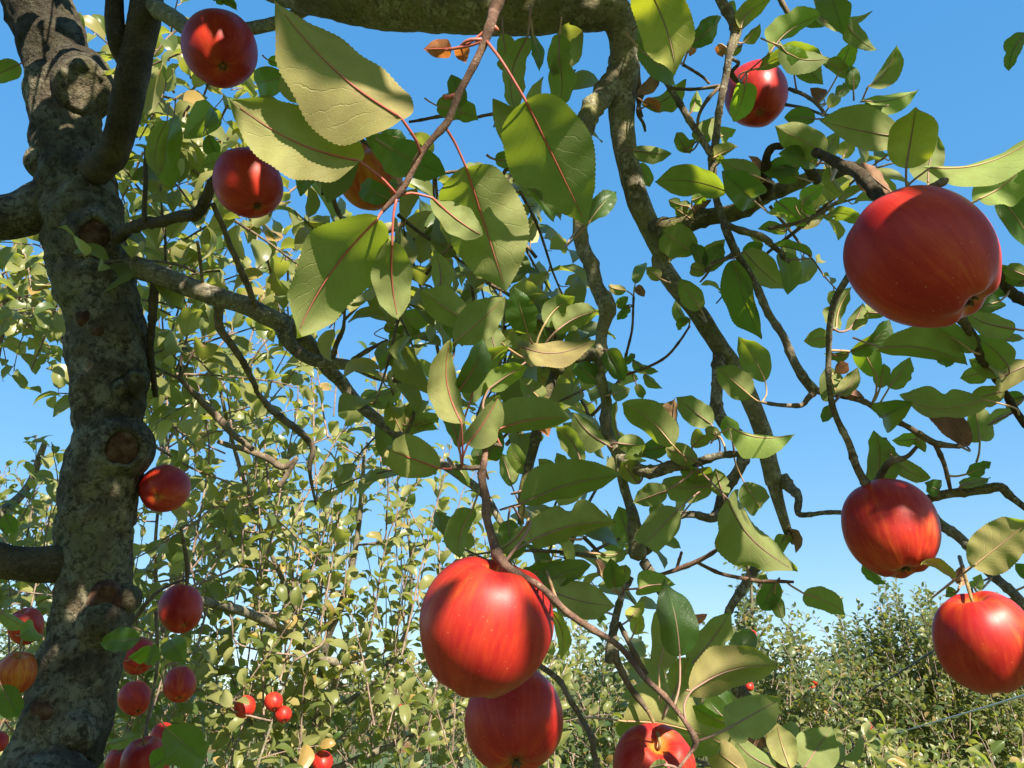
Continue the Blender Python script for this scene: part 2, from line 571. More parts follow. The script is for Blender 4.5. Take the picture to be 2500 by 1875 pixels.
# ------------------------------------------------------------------ leaves
def leaf_arrays(L, W, nr, nc, fold, curl, cup, wave, twist, serr, seed, asym=0.0, bite=0.0):
    """blade in local axes: y base->tip, x across, +z the upper face. chord is turned back on to y"""
    r = random.Random(seed)
    t = np.linspace(0, 1, nr + 1)
    p0, p1 = r.uniform(0.50, 0.60), r.uniform(0.60, 0.80)
    w = (t ** p0) * ((1 - t) ** p1)
    w /= w.max()
    w = w * np.where(t > 0.8, 1 - 0.35 * ((t - 0.8) / 0.2) ** 0.8, 1.0)
    w = w * (1 + 0.05 * np.sin(t * r.uniform(8, 14) + r.uniform(0, 6)))
    w = np.maximum(w, 0.0) * W / 2
    w[-1] = 0.0
    w[0] = W * 0.02
    th = curl * (t - 0.25) * np.where(t > 0.25, 1.0, 0.4)
    dy, dz = np.cos(th), -np.sin(th)
    y = np.concatenate([[0], np.cumsum((dy[1:] + dy[:-1]) / 2)]) / nr
    z = np.concatenate([[0], np.cumsum((dz[1:] + dz[:-1]) / 2)]) / nr
    ch = math.hypot(y[-1], z[-1])
    ca, sa = y[-1] / ch, z[-1] / ch
    y, z = (y * ca + z * sa) / ch * L, (-y * sa + z * ca) / ch * L
    nyv, nzv = np.gradient(y), np.gradient(z)
    nn = np.hypot(nyv, nzv)
    Ny, Nz = -nzv / nn, nyv / nn
    s = np.linspace(-1, 1, 2 * nc + 1)
    ph1, ph2, ph3 = r.uniform(0, 6.28), r.uniform(0, 6.28), r.uniform(0, 6.28)
    k1 = r.uniform(5, 10)
    bt = r.uniform(0.35, 0.75)
    bs = r.choice((-1, 1))
    V = np.empty((nr + 1, 2 * nc + 1, 3))
    for j, sj in enumerate(s):
        a = abs(sj)
        ww = w.copy()
        if serr > 0 and a > 0.99:
            saw = np.array([(1.0 if (i % 2) else -0.7) for i in range(nr + 1)])
            ww = ww + serr * W * saw * np.clip(np.minimum(t * 6, (1 - t) * 5), 0, 1)
            ww[-1] = 0
        if bite > 0 and sj * bs > 0:
            ww = ww * (1 - bite * np.exp(-((t - bt) / 0.07) ** 2) * a ** 3)
        ww *= (1 + asym * np.sign(sj))
        x = sj * ww
        h = fold * np.abs(x) + cup * W * (a ** 2.2) * np.sin(math.pi * np.clip(t, 0, 1)) \
            + wave * W * (a ** 1.6) * np.sin(k1 * t + (ph1 if sj > 0 else ph2)) \
            + wave * 0.5 * W * a * np.sin(2.7 * k1 * t + ph3 + sj)
        tw = twist * (t - 0.3)
        xx = x * np.cos(tw) - h * np.sin(tw)
        hh = x * np.sin(tw) + h * np.cos(tw)
        V[:, j, 0] = xx
        V[:, j, 1] = y + hh * Ny - (0.35 * a ** 2 * W * 0.12 if serr > 0 else 0.0)
        V[:, j, 2] = z + hh * Nz
    m = 2 * nc + 1
    i, j = np.meshgrid(np.arange(nr), np.arange(m - 1), indexing='ij')
    F = np.stack([i * m + j, i * m + j + 1, (i + 1) * m + j + 1, (i + 1) * m + j], -1).reshape(-1, 4)
    uv = np.stack([np.broadcast_to((s + 1) / 2, (nr + 1, m)), np.broadcast_to(t[:, None], (nr + 1, m))], -1).reshape(-1, 2)
    mid = np.stack([np.zeros(nr + 1), y, z], -1)
    return V.reshape(-1, 3), F, uv, mid, np.stack([np.zeros(nr + 1), Ny, Nz], -1)


def make_variants(n, nr, nc, ratio, seed, strong=1.0):
    out = []
    for i in range(n):
        r = random.Random(seed + i)
        V, F, uv, mid, nm = leaf_arrays(1.0, ratio * r.uniform(0.85, 1.12), nr, nc, r.uniform(0.1, 0.75) * strong, r.uniform(0.4, 2.0) * strong,
                                        r.uniform(-0.08, 0.12), r.uniform(0.02, 0.07), r.uniform(-0.7, 0.7), 0.0, seed + i)
        out.append((V, F, uv))
    return out


VAR_MID = make_variants(14, 8, 2, 0.58, 100, 0.8)
VAR_FAR = make_variants(8, 4, 1, 0.56, 300, 0.8)
VAR_BG = make_variants(6, 2, 1, 0.52, 500)
SHARED = {}


def leaf_frame(base, dirv, upv):
    """rotation matrix columns x,y,z: y along dirv, z near upv"""
    y = dirv / (np.linalg.norm(dirv) + 1e-9)
    z = upv - (upv @ y) * y
    nz = np.linalg.norm(z)
    if nz < 1e-4:
        z = np.array((0.3, 0.7, 0.2))
        z = z - (z @ y) * y
        nz = np.linalg.norm(z)
    z /= nz
    x = cr(y, z)
    return np.stack([x, y, z], 1)


def join_leaves(name, items, variants, mat, parent):
    """items: (base, R, size, tint)"""
    if not items:
        return None
    Vs, Fs, Us, Ts, n = [], [], [], [], 0
    groups = {}
    for k, it in enumerate(items):
        groups.setdefault(k % len(variants), []).append(it)
    for vi, its in groups.items():
        V, F, uv = variants[vi]
        B = np.array([i[0] for i in its])
        R = np.array([i[1] for i in its])
        S = np.array([i[2] for i in its])
        W = np.einsum('nij,vj->nvi', R, V) * S[:, None, None] + B[:, None, :]
        nv = len(V)
        Vs.append(W.reshape(-1, 3))
        Fs.append((F[None] + (np.arange(len(its)) * nv)[:, None, None]).reshape(-1, F.shape[1]) + n)
        Us.append(np.tile(uv, (len(its), 1)))
        Ts.append(np.repeat(np.array([i[3] for i in its]), nv))
        n += nv * len(its)
    me = mesh_quads(name, np.vstack(Vs), np.vstack(Fs), np.vstack(Us), np.concatenate(Ts), mat=mat)
    o = child(name, me, mat, parent)
    o['kind'] = 'stuff'
    return o


def leaf_objects(items, variants, key, mat, parent):
    """each leaf an object of its own, mesh data shared between alike leaves"""
    off = Vector(parent.location)
    for k, (b, R, s, t) in enumerate(items):
        vi = k % len(variants)
        kk = (key, vi)
        if kk not in SHARED:
            V, F, uv = variants[vi]
            SHARED[kk] = mesh_quads('leaf_blade', V, F, uv, np.zeros(len(V)), mat=mat)
        o = bpy.data.objects.new('leaf', SHARED[kk])
        COL.objects.link(o)
        o.parent = parent
        from mathutils import Matrix
        M = Matrix([[*(R[0] * s), b[0] - off[0]], [*(R[1] * s), b[1] - off[1]], [*(R[2] * s), b[2] - off[2]], [0, 0, 0, 1]])
        o.matrix_local = M


def unit(v):
    v = np.asarray(v, float)
    return v / (math.sqrt(v @ v) + 1e-9)


def shoot(base, direction, length, r0, nleaf, lsize, root=None, droop=0.0, spread=1.0, r=rng, bend=0.25, up_leaf=0.55):
    """one leafy shoot -> (path, radii, leaf items)"""
    d = unit(direction)
    side = unit(cr(d, np.array((r.uniform(-1, 1), r.uniform(-1, 1), 0.2))))
    n = 6
    pts = []
    p = np.array(base, float)
    if root is not None:
        m = (np.array(root) + p) / 2 + np.array((0, 0, -0.04 * np.linalg.norm(np.array(root) - p)))
        pts += [np.array(root), m]
    for i in range(n + 1):
        pts.append(p.copy())
        d = unit(d + side * r.uniform(-bend, bend) * 0.35 + np.array((0, 0, -droop / n)) + np.array((r.uniform(-.1, .1), r.uniform(-.1, .1), 0.0)))
        p = p + d * length / n
    pts = np.array(pts)
    path = catmull(pts, max(0.02, length / 14))
    rad = np.linspace(r0, r0 * 0.35, len(path))
    k0 = 0 if root is None else int(len(path) * 0.15)
    leaves = []
    ang = r.uniform(0, 6.28)
    for i in range(nleaf):
        f = (i + r.uniform(0.2, 0.8)) / nleaf
        idx = k0 + f * (len(path) - 1 - k0)
        a = int(idx)
        q = path[a] + (path[min(a + 1, len(path) - 1)] - path[a]) * (idx - a)
        T = unit(path[min(a + 1, len(path) - 1)] - path[max(a - 1, 0)])
        ang += 2.4 + r.uniform(-0.5, 0.5)
        X = unit(cr(T, np.array((0.13, 0.31, 0.94)) if abs(T[2]) < 0.9 else np.array((1.0, 0.1, 0))))
        Y = cr(T, X)
        out = math.cos(ang) * X + math.sin(ang) * Y
        elev = r.uniform(0.1, 1.1) * (1.0 if f < 0.85 else 1.5)
        ld = unit(out * spread + T * elev + np.array((0, 0, r.uniform(-0.35, 0.15))))
        # blades turn their faces to the light
        nz = unit(T * 0.45 + out * 0.15 + np.array(SUN) * r.uniform(0.2, 1.5) + np.array((r.uniform(-.55, .55), r.uniform(-.55, .55), up_leaf * 0.4 + r.uniform(-.4, .4))))
        s = lsize * r.uniform(0.62, 1.18) * (0.75 + 0.25 * math.sin(math.pi * min(1, f + 0.15)))
        pet = 0.22 * s
        leaves.append((q + ld * pet, leaf_frame(q, ld, nz), s, r.random(), q))
    return path, rad, leaves


def petioles(joined, leaves, rad):
    for (b, R, s, t, q) in leaves:
        V, F = tube_arrays(np.array([q, (q + b) / 2 + np.array((0, 0, -0.004)), b + R[:, 1] * 0.1 * s]), np.array([rad, rad * 0.8, rad * 0.6]), 4, cap=False)
        joined.add(V, F)


# ------------------------------------------------------------------ the setting
def grid_mesh(name, x0, x1, y0, y1, nx, ny, zf):
    xs, ys = np.linspace(x0, x1, nx), np.linspace(y0, y1, ny)
    V = np.array([(x, y, zf(x, y)) for y in ys for x in xs])
    i, j = np.meshgrid(np.arange(ny - 1), np.arange(nx - 1), indexing='ij')
    F = np.stack([i * nx + j, i * nx + j + 1, (i + 1) * nx + j + 1, (i + 1) * nx + j], -1).reshape(-1, 4)
    return mesh_quads(name, V, F)


g = link('ground', grid_mesh('ground', -2500, 2500, -2500, 2500, 120, 120, lambda x, y: 0.0), M_GRASS)
g['kind'] = 'structure'


def hill_z(x, y):
    ridge = 11.5 + 5 * math.sin(x * 0.012 + 0.8) + 3 * mnoise.noise(Vector((x * 0.02, 3.0, 0)))
    t = min(1.0, max(0.0, (y - 120) / 90))
    z = ridge * (t * t * (3 - 2 * t)) * (1.0 if y < 240 else max(0.0, 1 - (y - 240) / 200))
    return z - 0.9 + min(1.0, z) * 2.4 * abs(mnoise.noise(Vector((x * 0.16, y * 0.16, 1)))) + min(1.0, z) * 1.2 * mnoise.noise(Vector((x * 0.5, y * 0.5, 4)))


h = link('hill', grid_mesh('hill', -260, 260, 125, 330, 520, 150, hill_z), M_HILL)
h['kind'] = 'structure'

# ------------------------------------------------------------------ the near apple tree: trunk, boughs, branches, twigs
TREE_BASE = P(*px('I', 150, 2900), 1.02)
TREE_BASE[2] = 0.0
tree = empty('apple_tree', TREE_BASE)
tag(tree, 'old apple tree with grey lichened trunk, mossy overhead bough and large near leaves', 'apple tree', 'apple trees in the orchard')
BR = []           # (samples of every branch: xyz, radius) for hooking up stalks

# name bark depth-points  "crop x y width depth ; ..."
BRANCHES = """
trunk t I 150 3300 760 1.00; I 190 2600 720 1.06; I 250 2000 680 1.15; I 320 1659 620 1.20; I 385 1500 600 1.22; I 440 1300 570 1.24; I 475 1100 550 1.26; I 535 900 540 1.28; I 585 700 530 1.29; I 615 500 500 1.30; I 625 300 470 1.31; I 610 100 500 1.32; E 655 1600 490 1.33; E 680 1400 500 1.34; E 692 1200 485 1.35; E 702 1000 485 1.36; E 706 800 500 1.37; E 700 600 515 1.38; E 665 400 515 1.38; E 610 200 525 1.39; E 555 0 560 1.40; A 545 1400 520 1.40; A 495 1200 500 1.41; A 455 1000 470 1.42; A 420 800 450 1.43; A 395 600 440 1.44; A 345 300 425 1.46; A 240 0 440 1.48; A 150 -300 420 1.52; A 60 -700 400 1.58; P -40 -420 140 1.7
limb t E 560 -120 330 1.40; A 330 1330 320 1.40; A 150 1385 300 1.38; A -40 1420 290 1.36; A -300 1430 270 1.32; A -700 1300 250 1.28
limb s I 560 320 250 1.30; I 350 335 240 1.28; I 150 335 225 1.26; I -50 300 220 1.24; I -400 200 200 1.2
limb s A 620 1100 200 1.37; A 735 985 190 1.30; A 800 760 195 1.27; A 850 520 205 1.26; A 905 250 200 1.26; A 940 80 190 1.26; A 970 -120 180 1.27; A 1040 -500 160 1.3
branch s A 830 430 120 1.27; A 770 290 125 1.25; A 742 130 118 1.25; A 738 -60 112 1.25; A 700 -400 100 1.25
branch l A 940 30 110 1.26; A 1040 70 115 1.24; A 1140 130 110 1.2; A 1240 195 98 1.15; A 1450 215 90 1.1; A 1650 180 84 1.06; A 1800 145 82 1.03; B 330 90 80 1.0; B 470 10 85 0.98
bough l B -400 -420 250 1.15; B 100 -170 270 1.05; B 400 -65 285 0.98; B 800 15 305 0.95; B 1300 52 315 0.94; C 250 58 320 0.93; C 600 50 290 0.93; C 790 90 235 0.93; C 860 220 205 0.93; C 868 400 195 0.93; C 845 620 182 0.93; C 845 800 165 0.92; C 865 960 152 0.91; C 905 1150 145 0.9; C 960 1330 145 0.9; C 1040 1500 140 0.9; C 1110 1640 135 0.89; G 1100 120 125 0.89; G 1205 280 118 0.88; G 1330 430 120 0.88; G 1430 580 118 0.87; G 1500 690 118 0.87; G 1580 810 120 0.87; G 1650 940 120 0.86; G 1705 1070 118 0.86; G 1762 1220 115 0.86; G 1795 1380 110 0.85; G 1832 1540 105 0.85; H 225 1480 98 0.85; H 262 1640 78 0.85; L 322 110 60 0.85; L 350 165 50 0.86; L 362 195 36 0.87
branch l C 870 330 150 0.95; C 800 510 150 0.93; C 720 620 142 0.91; C 650 720 132 0.89; C 590 880 115 0.87; C 562 1150 98 0.86; C 568 1400 98 0.84; C 600 1620 98 0.83; G 645 130 96 0.82; G 695 280 100 0.81; G 742 390 118 0.8; G 745 470 92 0.8; G 718 570 78 0.8; G 702 690 76 0.79; G 712 850 70 0.78; G 738 1000 70 0.78; G 742 1130 74 0.77; G 772 1260 76 0.76; G 825 1370 80 0.75; G 852 1500 64 0.74; G 885 1659 62 0.74; K 920 50 80 0.73; K 945 180 104 0.73; K 945 290 100 0.73
branch b K 985 320 70 0.73; K 1030 400 60 0.72; K 1075 480 55 0.72; K 1110 545 45 0.71
branch b G 1490 690 100 0.87; G 1466 790 82 0.86; G 1460 920 74 0.85; G 1466 1050 80 0.84; G 1505 1140 84 0.83; G 1605 1235 74 0.82; G 1650 1330 76 0.82; G 1615 1430 74 0.81; G 1540 1535 70 0.81; G 1490 1640 66 0.8; K 1470 10 66 0.79; K 1420 35 60 0.78; K 1300 15 46 0.77; K 1185 45 50 0.76; K 1080 160 54 0.75; K 990 255 60 0.74
branch m C 1060 1480 110 0.88; C 1150 1465 128 0.86; C 1300 1440 118 0.85; C 1450 1400 108 0.84; C 1600 1360 112 0.83; C 1710 1315 104 0.82; D 210 1255 98 0.82; D 400 1180 86 0.82; D 600 1120 74 0.83; D 760 1085 60 0.84
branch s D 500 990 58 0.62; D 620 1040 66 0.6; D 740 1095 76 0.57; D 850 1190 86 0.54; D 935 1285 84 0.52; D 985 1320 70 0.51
twig w D 960 1300 40 0.51; D 1060 1265 34 0.49; D 1190 1235 34 0.47; D 1290 1195 30 0.46; D 1345 1170 34 0.46
branch s C 1690 1310 80 0.83; D 195 1230 76 0.8; D 180 1110 66 0.78; D 190 1020 52 0.76; D 235 955 48 0.75; D 300 945 42 0.75
branch s D 420 1040 46 0.76; D 470 1110 66 0.78; D 520 1170 60 0.8
branch b C 1440 -160 80 0.9; C 1490 0 70 0.88; C 1560 130 74 0.87; C 1585 220 74 0.86; C 1540 360 50 0.85; C 1510 520 46 0.85; C 1490 650 46 0.84; C 1462 820 45 0.84; C 1440 980 56 0.83; C 1435 1080 58 0.83; C 1455 1290 45 0.82; C 1500 1430 50 0.81; C 1540 1530 56 0.8; C 1590 1640 48 0.8; G 1650 150 44 0.79; G 1730 295 46 0.78; G 1800 450 46 0.78; H 120 255 46 0.76; H 205 435 50 0.75; H 290 575 50 0.74; H 350 720 54 0.74; H 430 850 60 0.73; H 500 935 70 0.73
twig w H 490 930 50 0.73; H 620 962 42 0.72; H 800 1000 40 0.71; H 885 1045 36 0.71; H 955 1110 36 0.71; H 1100 1170 36 0.71; H 1200 1230 42 0.71; H 1290 1282 44 0.71; H 1420 1302 32 0.71; H 1445 1300 26 0.71
twig w H 495 950 44 0.73; H 450 1000 38 0.72; H 420 1035 32 0.72; H 300 1032 28 0.71; H 215 1022 24 0.71; H 130 1008 12 0.7
branch b C 1100 490 34 0.9; C 1180 600 40 0.88; C 1262 750 44 0.86; C 1350 880 45 0.85; C 1415 985 50 0.83
twig w C 1155 572 20 0.88; C 1300 577 20 0.87; C 1485 558 25 0.85
twig w C 1490 556 26 0.85; C 1405 640 25 0.84; C 1345 740 20 0.84; C 1328 850 14 0.84
twig w C 1075 510 26 0.92; C 990 600 24 0.92; C 950 720 26 0.92; C 985 800 20 0.92; C 995 850 16 0.92
twig w C 940 420 40 0.93; C 955 560 34 0.93; C 950 660 26 0.93; C 975 760 18 0.93
twig w C 1240 420 20 0.87; C 1360 490 18 0.86; C 1410 540 18 0.86
twig w C 1560 380 24 0.86; C 1600 410 22 0.88; D -40 470 28 0.9; D -10 520 34 0.9; D 35 545 26 0.9
branch b H 760 120 46 0.62; H 725 190 48 0.63; H 640 350 44 0.64; H 600 520 40 0.65; H 588 700 36 0.66; H 590 850 36 0.66; H 612 1000 36 0.67; H 652 1130 40 0.68; H 720 1280 45 0.69; H 772 1430 50 0.7; H 850 1560 54 0.71; H 900 1620 44 0.72
branch s H 1560 60 60 0.62; H 1690 195 62 0.66; H 1780 300 70 0.68; H 1900 370 74 0.7; H 2100 450 80 0.74
branch s H 1390 420 56 0.62; H 1455 480 58 0.63; H 1520 585 60 0.64; H 1570 700 58 0.66; H 1680 870 46 0.68; H 1760 1000 45 0.69; H 1860 1140 50 0.7; H 2050 1330 56 0.7
twig w H 1285 1290 34 0.71; H 1340 1420 30 0.72; H 1385 1585 24 0.73
twig w H 880 1560 42 0.74; H 935 1470 46 0.73; H 985 1405 45 0.72; H 1100 1370 30 0.72; H 1165 1305 24 0.72
branch m H 1150 1700 46 0.76; H 1250 1640 55 0.75; H 1400 1600 60 0.74; H 1600 1580 62 0.74; H 1710 1568 62 0.73; H 1765 1615 50 0.73; H 1860 1690 42 0.72; H 2050 1850 44 0.72
branch b L 1180 -60 60 0.78; L 1310 70 68 0.77; L 1400 135 64 0.76; L 1505 235 64 0.75; L 1600 350 64 0.74; L 1700 455 60 0.72; L 1800 535 62 0.7; L 1870 620 60 0.69; L 2050 860 70 0.68
branch b H 290 1500 86 0.85; H 340 1570 70 0.84; H 400 1630 52 0.82; L 395 5 42 0.81; L 470 15 32 0.8; L 560 8 30 0.79; L 700 5 30 0.78; L 800 30 26 0.77
twig r B 1655 -140 90 0.44; B 1640 0 84 0.43; B 1612 80 74 0.43; B 1588 150 66 0.42; B 1520 330 52 0.42; B 1440 500 48 0.42; B 1370 640 46 0.42; B 1312 780 50 0.42; B 1205 900 42 0.42; B 1130 1000 44 0.42; B 1062 1150 40 0.42; B 1010 1240 42 0.42; B 930 1320 34 0.42; B 880 1370 26 0.42
twig r F 1560 1130 30 0.57; F 1552 1250 38 0.57; F 1545 1400 44 0.56; F 1530 1500 50 0.56; F 1560 1640 58 0.55; J 1560 20 55 0.54; J 1590 150 58 0.53; J 1630 280 72 0.52; K 60 310 74 0.51; K 110 370 60 0.5; K 200 420 50 0.5; K 330 492 46 0.49; K 480 640 46 0.49; K 650 760 42 0.49; K 800 850 40 0.49; K 900 950 38 0.49; K 1000 1080 38 0.48; K 1100 1170 38 0.48; K 1180 1260 34 0.48; K 1260 1370 34 0.47; K 1322 1490 42 0.47; K 1290 1560 26 0.47; K 1220 1660 22 0.46; K 1150 1760 20 0.46
twig w F 1545 1430 34 0.56; F 1470 1440 32 0.56; F 1400 1430 38 0.56; F 1340 1440 30 0.56
twig w F 1560 1280 24 0.56; F 1620 1290 28 0.57; F 1655 1300 22 0.58
twig w K 200 930 34 0.6; K 290 980 36 0.59; K 430 1085 40 0.58; K 500 1200 36 0.57; K 580 1330 36 0.57; K 648 1460 42 0.56; K 660 1560 40 0.56; K 695 1670 38 0.56; K 740 1800 40 0.56
branch b K 905 420 36 0.7; K 860 500 42 0.7; K 830 600 46 0.7; K 800 720 52 0.7; K 778 820 60 0.7; K 765 930 64 0.7; K 760 975 60 0.7
twig w K 790 900 60 0.7; K 815 970 54 0.7; K 862 1065 44 0.7; K 905 1145 42 0.7; K 955 1215 40 0.7; K 1010 1290 30 0.7
twig w K 825 715 30 0.7; K 900 870 35 0.7; K 950 960 38 0.7; K 1010 1050 26 0.7
branch b K 1770 290 58 0.8; K 1740 330 60 0.8; K 1620 500 60 0.79; K 1560 600 54 0.78; K 1530 670 44 0.78
twig r K 1090 410 22 0.74; K 1200 375 30 0.74; K 1330 320 32 0.73; K 1450 250 26 0.72; K 1530 180 22 0.72; K 1595 118 22 0.72
twig r K 1195 382 24 0.74; K 1212 320 20 0.74; K 1230 262 20 0.73
twig r K 1330 325 22 0.73; K 1500 402 24 0.73; K 1740 450 24 0.73; L 130 452 22 0.73; L 270 450 24 0.72; L 365 452 18 0.72
branch m K 1480 1020 60 0.75; K 1545 1085 72 0.74; K 1620 1170 88 0.73; K 1690 1240 80 0.72; K 1760 1370 80 0.71; K 1810 1490 84 0.7; K 1880 1600 88 0.69; K 1980 1760 90 0.68
branch m G 680 700 78 0.79; G 600 712 78 0.77; G 500 742 68 0.75; G 430 785 74 0.73; G 400 840 62 0.73; G 362 950 54 0.72; G 320 1080 58 0.72; G 288 1240 66 0.71; G 250 1380 58 0.71; G 210 1540 48 0.7; G 198 1660 44 0.7; G 190 1800 40 0.7
branch m G 440 800 70 0.73; G 345 748 72 0.7; G 285 735 64 0.68; G 240 728 58 0.67
branch b G 830 1370 84 0.75; G 950 1450 80 0.72; G 1050 1462 86 0.71; G 1150 1430 76 0.7; G 1300 1420 66 0.7; G 1450 1362 50 0.69; G 1540 1350 44 0.69; G 1700 1355 28 0.68; G 1800 1348 20 0.68
twig r G 920 330 16 1.1; G 915 500 16 1.1; G 890 640 18 1.1; G 860 760 20 1.1; G 850 830 20 1.08
twig r G 850 845 20 1.08; G 1000 790 18 1.08; G 1130 720 18 1.07; G 1220 620 16 1.07; G 1285 520 14 1.06
branch b G 1585 30 26 0.8; G 1530 80 32 0.8; G 1440 120 30 0.8; G 1385 155 28 0.8
twig w G 1430 130 20 0.8; G 1390 190 16 0.8; G 1350 235 12 0.8
branch b C 1510 1450 40 0.81; C 1600 1490 42 0.82; C 1720 1520 48 0.83; C 1800 1570 44 0.84; D 200 1570 40 0.85; D 300 1650 34 0.86; H 290 70 30 0.86; H 340 100 26 0.86
twig w D 200 1480 24 0.86; D 350 1455 26 0.86; D 480 1410 24 0.86; D 580 1360 22 0.86; D 660 1300 14 0.86
twig w D 335 575 26 0.92; D 430 615 26 0.9; D 500 660 22 0.88; D 545 705 20 0.87; D 575 745 16 0.86
twig w D 315 680 20 0.92; D 440 700 18 0.9; D 520 730 18 0.88; D 575 750 16 0.86
twig w D 260 -40 34 0.9; D 300 40 34 0.9; D 340 100 36 0.9; D 400 130 20 0.9
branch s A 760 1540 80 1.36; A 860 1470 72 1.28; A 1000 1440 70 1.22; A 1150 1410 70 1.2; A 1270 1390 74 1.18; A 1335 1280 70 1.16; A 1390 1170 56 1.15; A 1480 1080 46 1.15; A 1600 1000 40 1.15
twig s A 935 1440 34 1.22; A 938 1280 32 1.22; A 945 1120 30 1.22; A 945 960 24 1.22
branch b E 780 120 160 1.40; E 880 140 150 1.38; E 1000 180 132 1.37; E 1200 258 132 1.36; E 1400 330 130 1.36; E 1600 390 118 1.36; F 110 445 126 1.36; F 225 505 112 1.36; F 275 620 92 1.36; F 400 728 80 1.36; F 560 760 76 1.36; F 700 780 66 1.36; F 850 842 60 1.36; F 1000 872 54 1.36; F 1200 905 46 1.36; F 1330 950 40 1.36
branch b F 215 470 110 1.38; F 330 560 108 1.4; F 450 690 104 1.42; F 535 800 92 1.43; F 620 885 84 1.44; F 700 990 80 1.44; F 820 1100 74 1.44; F 950 1200 66 1.44; F 1030 1255 60 1.44; F 1250 1400 58 1.42; F 1400 1500 58 1.4; F 1550 1620 52 1.38; J 1650 60 44 1.36; J 1720 160 36 1.36
twig w F 690 745 36 1.36; F 760 700 32 1.35; F 840 650 26 1.35; F 920 610 20 1.35
twig w F 560 740 38 1.36; F 585 640 34 1.35; F 630 550 28 1.34; F 640 480 18 1.34
twig w F 945 850 34 1.36; F 975 800 28 1.35; F 1010 720 22 1.35; F 1040 620 16 1.35
twig w F 1060 900 26 1.36; F 1090 960 26 1.35; F 1095 1060 26 1.35; F 1060 1180 24 1.34; F 1030 1230 18 1.34
branch w E 1415 370 60 1.36; E 1430 540 54 1.38; E 1530 680 46 1.4; E 1590 780 42 1.42; E 1645 890 36 1.44; E 1665 950 30 1.46
twig w A 1380 1320 34 1.18; A 1440 1460 34 1.2; A 1500 1610 36 1.24; E 1570 180 42 1.28; E 1625 310 40 1.32; E 1660 430 36 1.36
twig w E 1280 -30 20 1.3; E 1300 120 22 1.33; E 1315 250 20 1.36
branch s E 1010 220 62 1.37; E 990 420 54 1.37; E 975 620 46 1.38; E 985 800 40 1.38; E 1010 980 34 1.4
branch w E 1160 860 30 1.55; E 1290 990 44 1.62; E 1390 1090 50 1.7; E 1470 1180 46 1.7; E 1560 1260 40 1.7; E 1640 1320 34 1.7
branch w F 75 950 30 1.47; F 130 1020 40 1.52; F 200 1090 48 1.6; F 330 1190 46 1.6; F 430 1300 40 1.6; F 415 1430 28 1.6; F 430 1560 20 1.6; F 455 1680 16 1.6
branch w F -180 1270 30 1.8; F -80 1300 36 1.8; F 20 1330 40 1.8; F 130 1370 42 1.8; F 240 1435 42 1.8; F 330 1380 26 1.8; F 215 1560 36 1.8
branch w B 420 430 40 1.3; B 600 610 36 1.3; B 720 710 34 1.3; B 860 800 30 1.3; B 900 900 22 1.3
branch w B 500 1050 34 1.25; B 545 1200 36 1.25; B 580 1330 34 1.26; B 640 1450 24 1.28
twig r B 1060 790 18 0.95; B 1270 755 22 0.94; B 1420 770 18 0.93; B 1600 740 22 0.9
branch w B 900 1500 40 1.2; B 1100 1420 36 1.2; B 1250 1380 28 1.2
branch w B 1100 1140 28 1.1; B 1220 1130 26 1.1; B 1380 1110 20 1.1
twig w I 1170 100 20 1.42; I 1200 250 26 1.44; I 1215 380 30 1.45; I 1210 470 20 1.45
branch w I 820 760 40 1.5; I 960 580 26 1.5; I 1080 480 20 1.5; I 1200 440 16 1.46
twig w I 1010 640 24 1.55; I 1020 900 24 1.55; I 1005 1100 20 1.56; I 950 1400 24 1.56; I 955 1659 22 1.5
"""

BSIZE = {}
for ln in BRANCHES.strip().splitlines():
    nm, bk, rest = ln.split(None, 2)
    pts = []
    for s in rest.split(';'):
        c, x, y, w, d = s.split()
        X, Y = px(c, float(x), float(y))
        d = float(d)
        wp = float(w) * (1.0 if c == 'P' else CS)
        pts.append((*P(X, Y, d), wp / 2 * d / FPX))
    pts = np.array(pts)
    if nm == 'trunk':
        pts[0, 2] = -0.1
        sm = catmull(pts, 0.011)
        V, F = tube_arrays(sm[:, :3], sm[:, 3] * 0.93, 120, 0.15, 22.0, 3.3, True, 0.10)
        trunk = child('trunk', mesh_quads('trunk', V, F, mat=M_TRUNK), M_TRUNK, tree)
        BR.append(sm)
        TRUNK = sm
        continue
    rm = pts[:, 3].mean()
    thick = rm > 0.009
    sm = catmull(pts, max(0.0035, rm * (0.35 if thick else 0.8)))
    # buds and leaf-scar nodes swell the thin wood
    if not thick:
        s = np.concatenate([[0], np.cumsum(np.linalg.norm(np.diff(sm[:, :3], axis=0), axis=1))])
        per = rng.uniform(0.018, 0.032)
        ph = rng.random()
        sm[:, 3] *= 1 + 0.22 * np.exp(-(((s / per + ph) % 1.0 - 0.5) / 0.09) ** 2)
        # a little zig-zag
        for a in range(3):
            sm[:, a] += rm * 0.13 * np.sin(s / per * math.pi * 0.7 + ph * 6 + a * 2.0)
    V, F = tube_arrays(sm[:, :3], sm[:, 3], 28 if rm > 0.03 else (18 if thick else 10), 0.07 if thick else 0.05,
                       (1.3 if rm > 0.02 else 1.0) / max(rm, 0.003) * 0.55, rng.uniform(0, 50), True, 0.07 if thick else 0.06)
    child(nm, mesh_quads(nm, V, F, mat=BARK[bk]), BARK[bk], tree)
    BR.append(sm)

BRS = np.vstack([b[::2] for b in BR])
BRPX = np.array([proj(p[:3]) for p in BRS])


